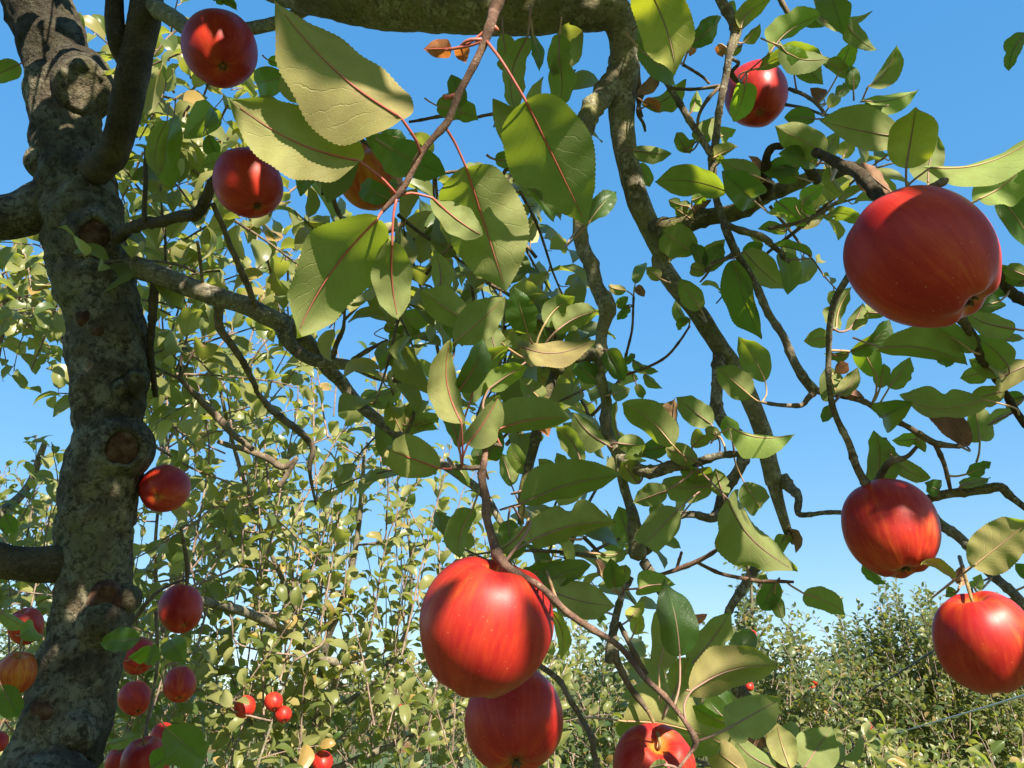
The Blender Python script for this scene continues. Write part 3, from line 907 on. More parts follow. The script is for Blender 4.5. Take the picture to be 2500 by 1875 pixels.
# pruning scars and burls on the trunk
def lathe_on(name, cpx, d, rpx, profile, mat, tilt, parent, seed, seg=36):
    X, Y = cpx
    rw = rpx * d / FPX
    # sit on the bark surface facing the camera
    c = P(X, Y, d)
    n = unit(CAM - c + np.array(tilt))
    x = unit(cr(n, np.array((0, 0, 1.0))))
    y = cr(n, x)
    V = []
    for (r, hgt) in profile:
        for a in range(seg):
            an = 2 * math.pi * a / seg
            ex = 1 + 0.14 * mnoise.noise(Vector((math.cos(an) * 1.3 + seed, math.sin(an) * 1.3, r)))
            hh = hgt + 0.10 * mnoise.noise(Vector((math.cos(an) * r * 4, math.sin(an) * r * 4, seed))) * (0.3 + r)
            V.append(c + rw * ((r * ex) * (math.cos(an) * x + math.sin(an) * y * 1.08) + hh * n))
    m = len(profile)
    i, j = np.meshgrid(np.arange(m - 1), np.arange(seg), indexing='ij')
    j2 = (j + 1) % seg
    F = np.stack([i * seg + j, i * seg + j2, (i + 1) * seg + j2, (i + 1) * seg + j], -1).reshape(-1, 4)
    V.append(c + rw * profile[-1][1] * n)
    e = len(V) - 1
    js = np.arange(0, seg, 2)
    b = (m - 1) * seg
    F = np.vstack([F, np.stack([np.full(len(js), e), b + js, b + (js + 1) % seg, b + (js + 2) % seg], -1)])
    o = child(name, mesh_quads(name, np.array(V), F, mat=mat), mat, parent)
    return o


RING = [(1.6, -0.8), (1.3, -0.25), (1.12, 0.0), (0.97, 0.12), (0.86, 0.15), (0.78, 0.06), (0.70, -0.06), (0.45, -0.10), (0.2, -0.08)]
KNOB = [(1.5, -1.2), (1.12, -0.55), (1.05, -0.1), (1.0, 0.25), (0.90, 0.46), (0.72, 0.55), (0.62, 0.50), (0.35, 0.53), (0.15, 0.50)]
DISC = [(0.80, -0.2), (0.74, 0.00), (0.6, 0.03), (0.42, -0.02), (0.30, 0.03), (0.15, 0.01)]
BURL = [(1.4, -0.7), (1.0, -0.15), (0.85, 0.18), (0.6, 0.36), (0.3, 0.44), (0.1, 0.46)]


def surf_depth(X, Y):
    i = np.argmin(np.hypot(*(np.array([proj(p[:3])[:2] for p in TRUNK]) - (X, Y)).T))
    q = TRUNK[i]
    r = proj(q[:3])
    off = math.hypot(X - r[0], Y - r[1]) * r[2] / FPX
    return r[2] - math.sqrt(max(0.0, (q[3] * 0.97) ** 2 - off ** 2))


for k, (c, x, y, r, prof, mt) in enumerate([('A', 525, 560, 165, KNOB, M_TRUNK), ('A', 290, 1040, 80, BURL, M_TRUNK), ('A', 612, 1525, 118, RING, M_TRUNK),
                                            ('E', 565, 465, 46, BURL, M_SCAR), ('E', 640, 555, 30, BURL, M_SCAR), ('E', 880, 885, 66, KNOB, M_TRUNK),
                                            ('E', 790, 915, 40, BURL, M_TRUNK), ('E', 795, 1310, 130, RING, M_TRUNK), ('I', 495, 1430, 100, BURL, M_TRUNK),
                                            ('I', 315, 1290, 70, BURL, M_SCAR), ('I', 455, 380, 60, BURL, M_TRUNK), ('I', 660, 700, 110, BURL, M_TRUNK),
                                            ('I', 690, 560, 70, RING, M_SCAR), ('E', 480, 1530, 40, BURL, M_TRUNK), ('I', 820, 560, 70, BURL, M_TRUNK)]):
    X, Y = px(c, x, y)
    o = lathe_on('pruning_scar' if prof is not BURL else 'burl', (X, Y), surf_depth(X, Y) + 0.002, r * CS, prof, mt, (0.15, 0, 0.1), trunk, k * 3.1)
    if k in (2, 7):
        lathe_on('heartwood', (X, Y), surf_depth(X, Y), r * CS, DISC, M_SCAR, (0.15, 0, 0.1), o, k * 5.1)
for o in list(bpy.data.objects):
    if o.name.startswith('heartwood'):
        # its parent is already offset to the world origin
        pass

# ------------------------------------------------------------------ near leaves, traced one by one: crop bx by tx ty width depth flags [stalk end x y]
LEAVES = """
B 1000 760 188 5 560 .40 gu 1112 965
B 735 1045 -110 640 400 .41 gu 950 1290
B 850 1420 325 2195 470 .41 gu 900 1352
C 225 660 625 1475 560 .41 gu -90 250
B 1430 1090 1690 1900 540 .43 gu 1310 810
B 1210 1285 1545 1535 170 .43 gu 1030 1268
B 948 1580 990 2075 255 .42 gu 985 1310
B 1330 318 1150 318 115 .42 ou 1480 250
B 1390 300 1425 410 105 .42 ou 1480 250
C 985 -140 1190 485 340 .50 yu
C 1290 285 1490 105 135 .80 gt
C 955 315 1195 565 150 .70 gt
C 1512 1235 1055 1178 185 .70 gu
C 1700 1300 1490 1105 200 .70 gt
C 1730 1150 1478 1035 140 .72 gu
C 925 975 1168 998 105 .85 gu
C 1645 548 1565 790 150 .84 bu
C 440 225 400 490 150 .70 gu
C 435 380 420 722 165 .70 gu
C 232 240 165 735 145 .62 gu
C 75 225 100 490 140 .66 gu
C 270 235 312 462 75 .66 gt
C 128 985 5 635 185 .62 gu
C 30 1035 205 1045 112 .60 gt
C 385 1125 100 1100 185 .58 gu
C 235 1195 405 1440 150 .62 gt
C 625 1450 805 1240 135 .66 gt
C 955 1065 1025 1215 90 .92 gu
C 1615 180 1815 -10 125 .85 yu
C 1640 275 1742 150 75 .86 gu
C 1000 690 1265 515 140 .88 gu
C 958 605 1072 460 85 .9 ru
C 1265 985 1195 860 90 .86 gu
C 1250 975 1322 898 80 .86 gu
C 1345 910 1445 755 135 .84 gu
C 1480 885 1585 842 110 .85 bu
C 1305 1640 1110 1500 215 .82 gu
C 1405 1665 1515 1548 115 .82 gu
C 1280 1340 1145 1295 80 .84 gu
C 1295 1420 1185 1345 85 .84 gu
C 1330 1400 1425 1290 75 .84 ru
C 1300 1300 1400 1260 80 .83 bu
C 985 200 960 330 90 .88 gt
C 1610 180 1650 40 70 .86 gu
C 1540 20 1590 140 70 .87 bu
C 1620 300 1480 320 60 .87 gu
C 1300 720 1330 580 70 .86 bu
C 1190 430 1160 560 40 .9 bu
C 1440 1020 1600 950 80 .82 yu
C 1470 1060 1490 1000 50 .82 gu
C 1730 1150 1660 1010 40 .84 ru
D 1095 1080 1160 690 285 .48 yu 1090 1240
D 1068 890 530 780 250 .62 gu
D 565 985 240 815 200 .66 gu
D 505 1055 265 995 130 .68 gt
D 1250 1090 2050 800 180 .47 bu 1060 1270
D 1575 1285 1930 990 250 .52 bu 1500 1320
D 1235 1195 1290 855 195 .55 gu
D 1690 1265 1930 1690 200 .55 gt
D 790 1072 1015 1255 145 .58 ru 660 1060
D 600 -80 690 235 205 .75 gt
D 208 345 560 95 150 .82 bu 60 520
D 690 130 908 328 110 .84 gu
D 275 295 605 375 150 .8 gu
D 430 420 560 550 150 .84 gu
D 852 558 1035 290 115 .86 gu 810 655
D 828 655 1178 580 115 .86 bu 800 660
D 672 445 738 258 115 .88 bu 600 610
D 752 582 735 430 85 .88 gt 755 650
D 585 400 725 520 95 .87 gu
D 145 440 585 440 140 .83 gu 40 540
D 300 330 480 430 110 .81 bt
D 1880 210 1762 462 115 .7 gt
D 598 1085 690 1252 80 .78 gu
D 648 1305 842 1222 70 .82 gu
D 572 1405 818 1450 90 .86 gu
D 258 1305 445 1470 130 .86 bu
D 385 1310 512 1385 90 .87 bu
D 420 1310 565 1205 110 .87 bu
D 402 1075 148 1115 130 .76 gt
D 395 1150 230 1100 115 .76 gt
D 130 1180 -30 1030 140 .78 gu
D 560 1000 660 850 150 .7 gu
D 690 1010 750 880 100 .72 yu
D 500 90 880 70 100 .86 gu
D 420 130 620 100 120 .88 gt
D 560 640 470 570 90 .9 ru
D 500 770 300 760 110 .74 gt
D 640 620 730 540 80 .9 gt
D 590 700 640 620 80 .8 yt
D 940 690 820 660 60 .84 gt
D 310 1500 130 1480 80 .87 gu
D 40 1640 170 1590 90 .86 gt
D 120 1240 60 1090 70 .78 bu
D 480 1660 200 1600 60 .87 gu
G 235 565 145 265 190 .58 gt
G 345 505 545 328 145 .68 gu
G 428 545 695 425 155 .68 gu
G 195 655 665 610 180 .62 gu
G 1168 1285 845 1030 215 .66 gu 1260 1420
G 1422 1155 1195 980 170 .70 gu 1460 1240
G 1178 1265 1188 985 135 .69 ru
G 1165 1100 1070 1020 90 .72 gu
G 1772 872 1598 585 175 .72 gu
G 1672 968 1455 780 180 .70 gu
G 1555 1180 1970 1222 160 .60 bu 1420 1280
G 1350 405 1218 210 140 .8 gu
G 742 1285 528 1078 155 .74 gu 765 1320
G 578 1395 398 1158 135 .72 gu 615 1470
F 1640 1185 2110 1120 215 .58 gu 1655 1290
G 265 1045 372 1240 125 .64 ou
G 345 1125 465 1018 90 .74 gu
G 205 1665 850 1490 235 .60 gu
G 215 1590 530 1510 120 .64 gu
G 1325 1395 1125 1305 130 .68 gu
G 1300 1305 1375 1225 115 .69 gu
G 1335 1455 1300 1660 205 .68 gu
G 1130 1590 915 1665 150 .67 gu 1330 1450
G 1640 1540 1745 1700 175 .72 gu 1590 1390
G 1075 1390 855 1380 80 .72 gt
G 1150 1295 975 1330 120 .70 gt
G 870 290 755 262 65 1.1 gu
G 932 242 1000 108 72 1.1 gt
G 815 395 888 328 62 1.1 gt
G 885 385 812 478 62 1.1 gt
G 918 742 1082 812 62 1.08 gu
G 990 830 1112 925 62 1.08 gu
G 860 760 930 700 50 1.08 gt
G 940 900 985 990 60 1.08 gt
G 1280 490 1190 350 60 1.06 gu
G 1280 470 1205 550 60 1.06 gt
G 1390 170 1285 140 90 .8 gu
G 1370 140 1300 -20 90 .8 gt
G 1090 210 1000 140 80 .84 gu
G 1390 160 1500 -10 130 .8 gt
G 1640 40 1900 280 180 .8 gu
G 1570 100 1750 610 190 .79 gt
G 1480 1240 1380 1190 90 .7 gu
G 1560 1260 1520 1100 110 .66 bt
G 1420 1560 1100 1540 180 .7 gu
G 1500 1620 1450 1440 120 .7 gu
G 790 960 900 920 120 .76 gu
G 750 680 860 880 130 .78 gt
G 690 880 540 760 130 .78 gt
G 820 1280 1000 1300 120 .74 gu
G 860 1300 810 1000 110 .78 gu
G 560 1230 460 1150 110 .78 gu
G 500 1480 420 1340 100 .8 gu
G 440 1500 300 1380 100 .82 gu
G 130 1550 60 1340 120 .85 gu
G 240 1460 130 1280 110 .84 gt
G 320 1000 180 850 150 .7 gu
G 100 660 60 620 90 .6 gu
G 950 1540 850 1400 130 .72 gu
F 1385 935 1535 605 165 .55 gt
F 1395 1145 1330 610 190 .53 gu 1390 1420
F 1440 1285 1645 965 195 .55 gu 1405 1420
F 1455 1005 1725 635 190 .57 gu 1400 1430
G -15 925 235 780 150 .58 bu
F 1380 1305 1288 1005 125 .58 gt 1385 1420
F 1245 1440 928 1325 255 .56 gu 1350 1465
F 1365 615 1685 325 235 .60 gu
F 1430 495 1125 285 215 .62 gu
F 1240 305 1222 25 130 .64 gu
F 1372 605 1278 405 105 .64 gt
F 1480 520 1560 330 150 .64 gu
F 1640 740 1560 480 180 .64 gu
F 1800 720 1720 560 120 .62 gu
F 1350 1420 1450 1560 80 .6 gt
F 1560 1380 1660 1200 150 .64 gt
F 1530 1420 1480 1300 80 .62 gt
F 1005 1195 918 1015 130 1.34 gu
F 1015 1150 1060 1020 90 1.34 gu
F 1090 1172 1252 1128 85 1.34 gu
F 1035 1245 1250 1190 85 1.34 gu
F 1005 920 725 985 115 1.3 gu
F 930 700 870 820 110 1.3 gu
F 980 700 1060 830 150 1.3 gu
F 900 530 1150 505 110 1.25 gu
F 1130 570 920 640 110 1.25 gt
F 1020 470 1210 490 130 1.2 gt
K 265 180 810 70 245 .56 gu 165 350
K 250 60 -40 300 60 .52 gu 40 360
K 315 480 650 340 160 .57 gt
K 385 510 805 610 235 .55 gu
K 1205 -10 985 212 205 .62 gu
L -60 -80 392 388 310 .62 gu
K 1220 925 1120 430 250 .50 gt 1205 1255
K 1085 1010 1085 600 190 .56 gu 1090 1160
K 1300 985 1545 645 225 .58 gu
K 1298 1155 1865 1000 270 .48 gu 1265 1340
K 860 1355 1635 1565 400 .70 gu 668 1475
K 1530 1405 1880 1205 270 .47 gu 1345 1500
K 1180 1185 1275 945 160 .58 gu
K 1525 1372 1298 1255 95 .58 bt
K 1530 1360 1380 1200 140 .6 gt
K 388 640 452 952 95 .66 yu
K 800 475 770 295 135 .62 gt
K 715 415 670 300 60 .66 ru
K 850 465 870 338 85 .66 gu
K 955 495 1195 470 145 .66 bu 860 500
K 890 700 990 580 100 .72 yu
K 920 790 960 640 90 .74 yu
K 500 170 250 60 140 .6 gu
K 200 400 460 300 130 .58 gt
K 420 560 200 360 120 .62 gt
K 1180 700 1130 580 120 .55 gu
K 1330 700 1400 660 60 .6 ou
K 1130 1640 1020 1659 60 .44 gu
K 1300 1160 1500 1130 110 .62 gu
K 1560 1320 1340 1120 140 .66 gt
K 1650 350 1520 40 150 .7 gu
K 1150 60 1040 -40 100 .7 gu
K 900 200 820 -40 140 .75 gu
K 680 270 890 240 80 .72 gu
K 690 660 720 700 60 .74 gt
K 1740 1420 1650 1580 110 .7 ru
J 1465 -10 1385 305 155 .66 gu
J 1700 60 1720 240 130 .62 gt
J 1780 180 1700 330 120 .6 gt
L 440 532 705 665 155 .74 gu 300 460
L 255 450 155 635 135 .74 gt
L 250 560 292 690 85 .74 gu
L 1530 350 1910 50 280 .55 gu
L 1665 205 1498 195 80 .72 gt
L 828 330 972 462 65 .74 gt
L 1400 435 1190 345 60 .66 yu
L 1420 520 1350 520 70 .66 gt
L 1540 540 1800 570 90 .70 gt
L 1450 470 1470 340 70 .66 ru
L 1540 490 1580 400 80 .68 bu
L 340 1650 255 1365 175 .62 gu
L 440 1650 615 1385 265 .62 gu
L 245 1665 -5 1475 160 .62 gu
L 150 470 190 400 70 .75 gu
L 1880 260 1740 130 80 .7 gt
L 1900 430 1800 330 80 .7 gt
L 60 1700 -120 1560 180 .6 gu
H 592 590 428 620 125 .66 gu
H 640 532 745 265 125 .66 gu
H 728 542 815 368 105 .66 gu
H 740 685 985 478 125 .68 gt
H 860 622 1002 560 75 .68 ru
H 900 842 795 638 155 .70 bu 945 950
H 925 920 950 760 100 .71 gu 950 960
H 990 912 1122 718 115 .71 gu 970 955
H 940 660 1495 770 215 .64 gu
H 1525 685 1255 515 135 .64 gu
H 1795 540 1485 440 155 .62 gu
H 1752 772 1528 585 165 .64 gu
H 1605 1000 1055 960 190 .66 gu 1800 1120
H 1692 842 1498 735 115 .66 gu
H 1900 760 1690 860 180 .66 gu
H 945 1105 1145 1010 185 .69 gt
H 640 955 585 765 185 .68 gu
H 658 965 782 785 105 .67 gu
H 720 960 825 985 80 .7 ru
H 625 1035 550 1145 75 .68 gt
H 872 1575 880 1195 175 .74 gu
H 1485 1295 1175 1030 155 .74 ru 1520 1400
H 1572 1262 1540 1015 155 .74 gu 1550 1400
H 1640 1150 1795 1065 75 .76 gu
H 1488 1480 1645 1400 85 .72 gt
H 1448 1555 1642 1500 75 .73 gu
H 1310 1585 1215 1540 110 .74 gt
H 1000 1340 1255 1505 115 .74 gu
H 1020 1350 940 1240 60 .74 gt
H 1180 1250 1000 1260 80 .74 bu
H 1170 1260 1220 1340 70 .73 gu
H 1440 1090 1370 1040 90 .76 gu
H 1900 240 1690 110 120 .66 gt
H 1880 200 1740 140 100 .64 gu
H 960 440 840 430 90 .66 gu
H 720 690 560 700 70 .68 gt
H 640 820 720 760 80 .68 ru
H 1600 820 1440 860 120 .68 gu
H 1720 940 1500 1000 130 .68 gu
H 1860 980 1740 1000 110 .7 gt
H 1720 620 1860 600 50 .68 gt
H 1700 360 1480 470 130 .66 gt
H 1780 200 1600 330 140 .68 gt
H 980 1350 920 1560 80 .76 ru
H 1400 680 1300 760 130 .66 gt
A 1080 790 1030 1150 110 1.15 gu
A 1130 760 1110 1240 170 1.18 gt
A 1390 700 1190 900 190 1.2 gu
A 1350 880 1430 1050 100 1.2 gt
A 1330 830 1370 700 70 1.15 gt
A 1500 1030 1300 1080 110 1.15 gu
A 1600 990 1800 990 90 1.1 gt
A 120 420 -60 500 130 .9 gu
A 1450 20 1380 -60 80 1.0 gt
A 1450 -10 1540 70 60 1.0 gt
A 1850 500 1660 540 180 1.0 gt
A 1740 390 1858 440 70 1.0 bu
B 930 1290 740 1200 150 .95 gt
B 990 1200 930 1180 60 .95 gt
B 1060 1110 770 870 190 .85 gu
B 960 970 1300 1130 210 .75 gt
B 1380 690 1330 480 110 .7 gt
B 1250 690 1510 780 160 .72 gu
B 880 870 1040 900 100 1.1 gt
I 910 820 650 860 140 1.2 gt 1010 850
I 850 950 970 860 80 1.4 bt
I 960 990 1010 850 100 1.5 gt
I 1100 830 1200 990 150 1.35 gt
I 1080 1400 1330 1620 240 1.15 gt
I 980 1659 1190 1540 140 1.2 gt
I 710 1500 870 1440 80 1.4 gu
I 10 1130 120 1330 150 1.1 gt
I 130 800 220 760 140 1.35 gt
I 20 660 190 740 80 1.4 gu
I 30 20 90 140 90 1.4 gt
C 1470 290 1500 372 60 .86 ou
L 345 110 378 268 70 .84 ru
L 330 150 250 300 90 .84 gu
C 1300 280 1290 365 48 .86 ou
C 985 660 1088 735 60 .88 ou
B 470 570 572 650 70 1.3 ou
G 940 265 992 332 58 1.1 ru
"""

hand = []
for ln in LEAVES.strip().splitlines():
    s = ln.split()
    hand.append((s[0], *map(float, s[1:7]), s[7], (float(s[8]), float(s[9])) if len(s) > 8 else None))


def nearest_branch(X, Y, d, maxpx):
    dp = np.hypot(BRPX[:, 0] - X, BRPX[:, 1] - Y)
    cost = dp + np.abs(BRPX[:, 2] - d) * 350
    i = int(np.argmin(cost))
    return (BRS[i, :3], dp[i], BRPX[i, 2]) if cost[i] < maxpx else None


TB = Vector(tree.location)
n_hand = 0
for k, (c, bx, by, tx, ty, w, d, fl, st) in enumerate(hand):
    r = random.Random(900 + k)
    X0, Y0 = px(c, bx, by)
    X1, Y1 = px(c, tx, ty)
    wp = w * CS
    chord = math.hypot(X1 - X0, Y1 - Y0)
    ratio = r.uniform(0.54, 0.64)
    roll = 0.0
    d1 = d * r.uniform(0.99, 1.03)
    if wp < ratio * chord:
        roll = min(math.radians(68), math.acos(wp / (ratio * chord))) * r.choice((-1, 1)) * 0.85
    else:
        Lp = wp / ratio
        dz = math.sqrt(max(0, Lp * Lp - chord * chord)) * d / FPX
        d1 = d + min(dz, 0.05) * (1 if r.random() < 0.65 else -1)
    B0, T0 = P(X0, Y0, d), P(X1, Y1, d1)
    L = np.linalg.norm(T0 - B0)
    W = wp * d / FPX / max(0.35, math.cos(roll))
    big = wp > 60
    hugef = chord > 250
    under = fl[1] == 'u'
    # a blade seen from below keeps its hollow side up
    fold = r.uniform(0.10, 0.35) if hugef else r.uniform(0.05, 0.55)
    curl = r.uniform(0.4, 1.2) if hugef else r.uniform(0.3, 1.8)
    V, F, uv, mid, nm = leaf_arrays(L, W * 1.04, (70 if hugef else 50) if big else 24, 5 if big else 3, fold, curl, r.uniform(-0.20, 0.18),
                                    r.uniform(0.04, 0.075) if hugef else r.uniform(0.03, 0.08), r.uniform(-0.5, 0.5), 0.008 if big else 0.009, 2000 + k,
                                    r.uniform(-0.08, 0.08), 0.0 if r.random() < 0.75 else r.uniform(0.2, 0.5))
    y = unit(T0 - B0)
    n = unit(CAM - B0) * (-1 if under else 1)
    R = leaf_frame(B0, y, n)
    c_r, s_r = math.cos(roll), math.sin(roll)
    R = np.stack([R[:, 0] * c_r + R[:, 2] * s_r, R[:, 1], -R[:, 0] * s_r + R[:, 2] * c_r], 1)
    Wv = V @ R.T + B0
    mat = LEAFMAT[fl[0]]
    me = mesh_quads('leaf', Wv - B0, F, uv, np.zeros(len(V)), mat=mat)
    o = link('leaf', me, mat)
    o.parent = tree
    o.location = Vector(B0) - TB
    # stalk and midrib: one tapering cord from the twig to the blade's tip, under the blade
    mw = mid @ R.T + B0
    nw = nm @ R.T
    pr = max(0.0007, 0.0085 * W + 0.00035) if big else 0.0009
    cord = [mw[i] - nw[i] * pr * 0.35 for i in range(0, int(len(mw) * 0.93), 2)]
    crad = [pr * (0.95 - 0.85 * i / len(cord)) for i in range(len(cord))]
    if st is not None:
        SX, SY = px(c, *st)
        hit = nearest_branch(SX, SY, d, 60)
        E = hit[0] if hit else P(SX, SY, d * 1.01)
    else:
        hit = nearest_branch(X0, Y0, d, 95)
        E = hit[0] if hit else B0 - y * min(0.025, L * 0.35) + np.array((0, 0, 0.004))
    m1 = B0 * 0.55 + E * 0.45 - y * np.linalg.norm(E - B0) * 0.18
    m2 = B0 * 0.85 + E * 0.15 - y * np.linalg.norm(E - B0) * 0.10
    full = np.array([E, m1, m2] + cord)
    fr = np.array([pr * 1.25, pr * 1.05, pr] + crad)
    sm = catmull(np.column_stack([full, fr]), 0.006)
    V2, F2 = tube_arrays(sm[:, :3], np.maximum(sm[:, 3], 0.00015), 6)
    pm = M_PET_R if (c == 'B' and d < 0.5) or (c == 'C' and d < 0.45) or (c == 'F' and d < 0.6) else r.choice((M_PET_D, M_PET_P, M_PET_P, M_PET_D))
    o2 = link('leaf_stalk', mesh_quads('leaf_stalk', V2 - B0, F2, mat=pm), pm)
    o2.parent = o
    n_hand += 1

# orange leaflets' common stalk and a torn leaf-stalk stub on the near twig
def quick_tube(name, pts, mat, parent, seg=8):
    q = np.array([(*P(*px(c, x, y), d), w * CS / 2 * d / FPX) for (c, x, y, w, d) in pts])
    sm = catmull(q, 0.002)
    return tube(name, sm[:, :3], sm[:, 3], mat, parent, seg)


quick_tube('leaf_stalk', [('B', 1590, 150, 26, .42), ('B', 1540, 210, 22, .42), ('B', 1460, 270, 16, .42), ('B', 1380, 305, 13, .42), ('B', 1290, 325, 10, .42)], M_PET_R, tree)
quick_tube('leaf_stalk', [('B', 1375, 618, 34, .42), ('B', 1340, 622, 32, .42), ('B', 1300, 632, 30, .42), ('B', 1280, 618, 26, .42)], M_PET_R, tree)
quick_tube('bud', [('B', 1600, 170, 40, .42), ('B', 1625, 188, 30, .42), ('B', 1640, 195, 10, .42)], M_PET_R, tree)
quick_tube('bud', [('D', 1290, 1200, 50, .46), ('D', 1340, 1175, 56, .46), ('D', 1365, 1160, 20, .46)], M_TWIG, tree)


# ------------------------------------------------------------------ apples
def apple_profile(n=30):
    out = []
    for i in range(n + 1):
        a = -math.pi / 2 + math.pi * i / n           # -90 calyx .. +90 stalk
        rr = math.cos(a) ** 0.90 if math.cos(a) > 0 else 0.0
        z = math.sin(a) * 0.90
        rr *= 1.0 + 0.055 * math.sin(a)               # broader shoulders
        # hollows at both ends
        z -= 0.26 * math.exp(-(rr / 0.30) ** 2) if a > 0 else 0
        z += 0.15 * math.exp(-(rr / 0.24) ** 2) if a < 0 else 0
        out.append((rr, z, i / n))
    return out


PROF = apple_profile()
_z = [p[1] for p in PROF]
_c, _h = (max(_z) + min(_z)) / 2, (max(_z) - min(_z)) / 2
_r = max(p[0] for p in PROF)
PROF = [(p[0] / _r, (p[1] - _c) / _h, p[2]) for p in PROF]


def apple_mesh(R, seed, sx=1.0, sz=1.0, seg=48):
    r = random.Random(seed)
    lob = r.uniform(0.008, 0.02)
    ph = r.uniform(0, 6.28)
    lean = r.uniform(-0.05, 0.05)
    V, U = [], []
    for (rr, z, v) in PROF:
        for j in range(seg + 1):
            a = 2 * math.pi * j / seg
            k = 1 + lob * math.cos(5 * a + ph) * (0.3 + abs(z) * 1.3) * min(1, rr * 2)
            k *= 1 + 0.05 * mnoise.noise(Vector((math.cos(a) * rr * 0.9 + seed, math.sin(a) * rr * 0.9, z * 0.9)))
            V.append((R * sx * rr * k * math.cos(a), R * sx * rr * k * math.sin(a), R * sz * (z + lean * rr * math.cos(a + ph) + 0.03 * math.cos(5 * a + ph) * math.exp(-((rr - 0.42) / 0.18) ** 2) * (1 if z < 0 else 0.5))))
            U.append((j / seg, v))
    m = seg + 1
    n = len(PROF)
    i, j = np.meshgrid(np.arange(n - 1), np.arange(seg), indexing='ij')
    F = np.stack([i * m + j, i * m + j + 1, (i + 1) * m + j + 1, (i + 1) * m + j], -1).reshape(-1, 4)
    return mesh_quads('apple_body', np.array(V), F, np.array(U), mat=M_APPLE)


# centre px, width px, height px, depth, calyx offset (in radii; +y is down), calyx towards (+) or away (-), warmth, seed, label, group
APPLES = [
    (2252, 632, 363, 328, 0.46, (0.66, 0.69), 1, 0.08, 11, 'largest apple of all, red and sunlit on top, under the bright yellow leaf', None),
    (1182, 1531, 324, 318, 0.51, (-0.25, 0.93), -1, 0.07, 12, 'big deep red apple at the bottom centre, upper one of an overlapping pair', None),
    (1255, 1760, 242, 244, 0.66, (0.05, 0.80), 1, 0.08, 13, 'dark red apple half tucked behind the big centre apple, lower of the pair', None),
    (2174, 1291, 243, 222, 0.70, (0.30, 0.88), 1, 0.16, 14, 'red apple with orange blush hanging from a twig below the largest apple', None),
    (2403, 1569, 262, 232, 0.62, (0.25, 0.92), -1, 0.13, 15, 'red apple with yellow sunlit patch cut by the lower edge on the right side', None),
    (537, 122, 188, 192, 0.89, (0.08, 0.42), 1, 0.02, 16, 'shiny red apple with dark calyx beside the mossy bough, upper one near the trunk', None),
    (606, 449, 171, 163, 0.98, (0.28, 0.66), 1, 0.02, 17, 'glossy red apple with curved sun streak below the upper apple near the trunk', None),
    (904, 432, 162, 152, 1.05, (0.35, 0.85), -1, 0.58, 18, 'orange blushed apple half hidden behind twigs and leaves at the upper centre', None),
    (1847, 232, 157, 175, 1.05, (0.10, 0.55), 1, 0.0, 19, 'crimson apple with a small leaf across it at the upper right', None),
    (1594, 1884, 204, 204, 0.66, (0.16, -0.62), -2, 0.16, 20, 'bright red apple with yellow stalk hollow peeking over the bottom edge', None),
    (401, 1194, 125, 121, 1.35, (-0.30, 0.30), 1, 0.12, 21, 'small round bright red apple beside the trunk at mid height', None),
    (442, 1487, 112, 112, 1.45, (0.15, 0.75), 1, 0.0, 22, 'plain crimson shaded apple right of the lower trunk, hanging below a short spur', None),
    (64, 1530, 92, 96, 1.55, (0.2, 0.9), -1, 0.02, 23, 'dark red apple behind leaves just left of the lower trunk', None),
    (42, 1644, 102, 98, 1.16, (-0.1, 0.9), -1, 0.52, 24, 'orange sunlit apple on the left edge in front of the trunk', None),
    (336, 1602, 90, 90, 1.7, (0.1, 0.7), 1, 0.02, 25, 'deep red apple with green leaves over its top beside the trunk foot', None),
    (439, 1672, 82, 82, 1.8, (0.0, 0.8), 1, 0.22, 26, 'red and orange apple in a sun patch, rightmost of the cluster by the trunk foot', None),
    (330, 1706, 84, 80, 1.85, (0.2, 0.8), 1, 0.06, 27, 'red apple striped by leaf shadows, between the trunk foot and the orange-blushed apple', None),
    (356, 1864, 126, 122, 1.35, (0.1, 0.9), -1, 0.16, 28, 'broad red apple cut by the bottom edge beside the trunk foot', None),
    (294, 1866, 78, 80, 1.45, (0.0, 0.9), -1, 0.06, 29, 'small red apple squeezed behind the broad apple at the bottom edge', None),
    (398, 1797, 62, 62, 1.7, (0.1, 0.8), 1, 0.02, 30, 'pinkish red apple peeking above the broad apple at the bottom edge', None),
    (-2, 1812, 50, 48, 1.6, (0.1, 0.8), 1, 0.0, 31, 'dull red apple cut by the lower left picture edge', None),
    (598, 1727, 56, 52, 2.55, (0.1, 0.8), 1, 0.10, 32, 'red apple broken up by leaves low in the pale foliage, left of a cluster', None),
    (668, 1714, 46, 44, 2.55, (0.1, 0.8), 1, 0.04, 33, 'red apple under a pale leaf, upper right of the cluster in the pale foliage', None),
    (692, 1745, 42, 38, 2.55, (0.1, 0.8), 1, 0.04, 34, 'flat looking red apple, lowest of the cluster in the pale foliage', None),
    (787, 1862, 52, 56, 2.9, (0.1, 0.8), 1, 0.06, 35, 'red apple crossed by a stem at the bottom edge of the pale foliage', None),
    (984, 1738, 36, 36, 3.0, (0.1, 0.8), 1, 0.04, 36, 'small dark red apple left of the big centre apple in far foliage', None),
]
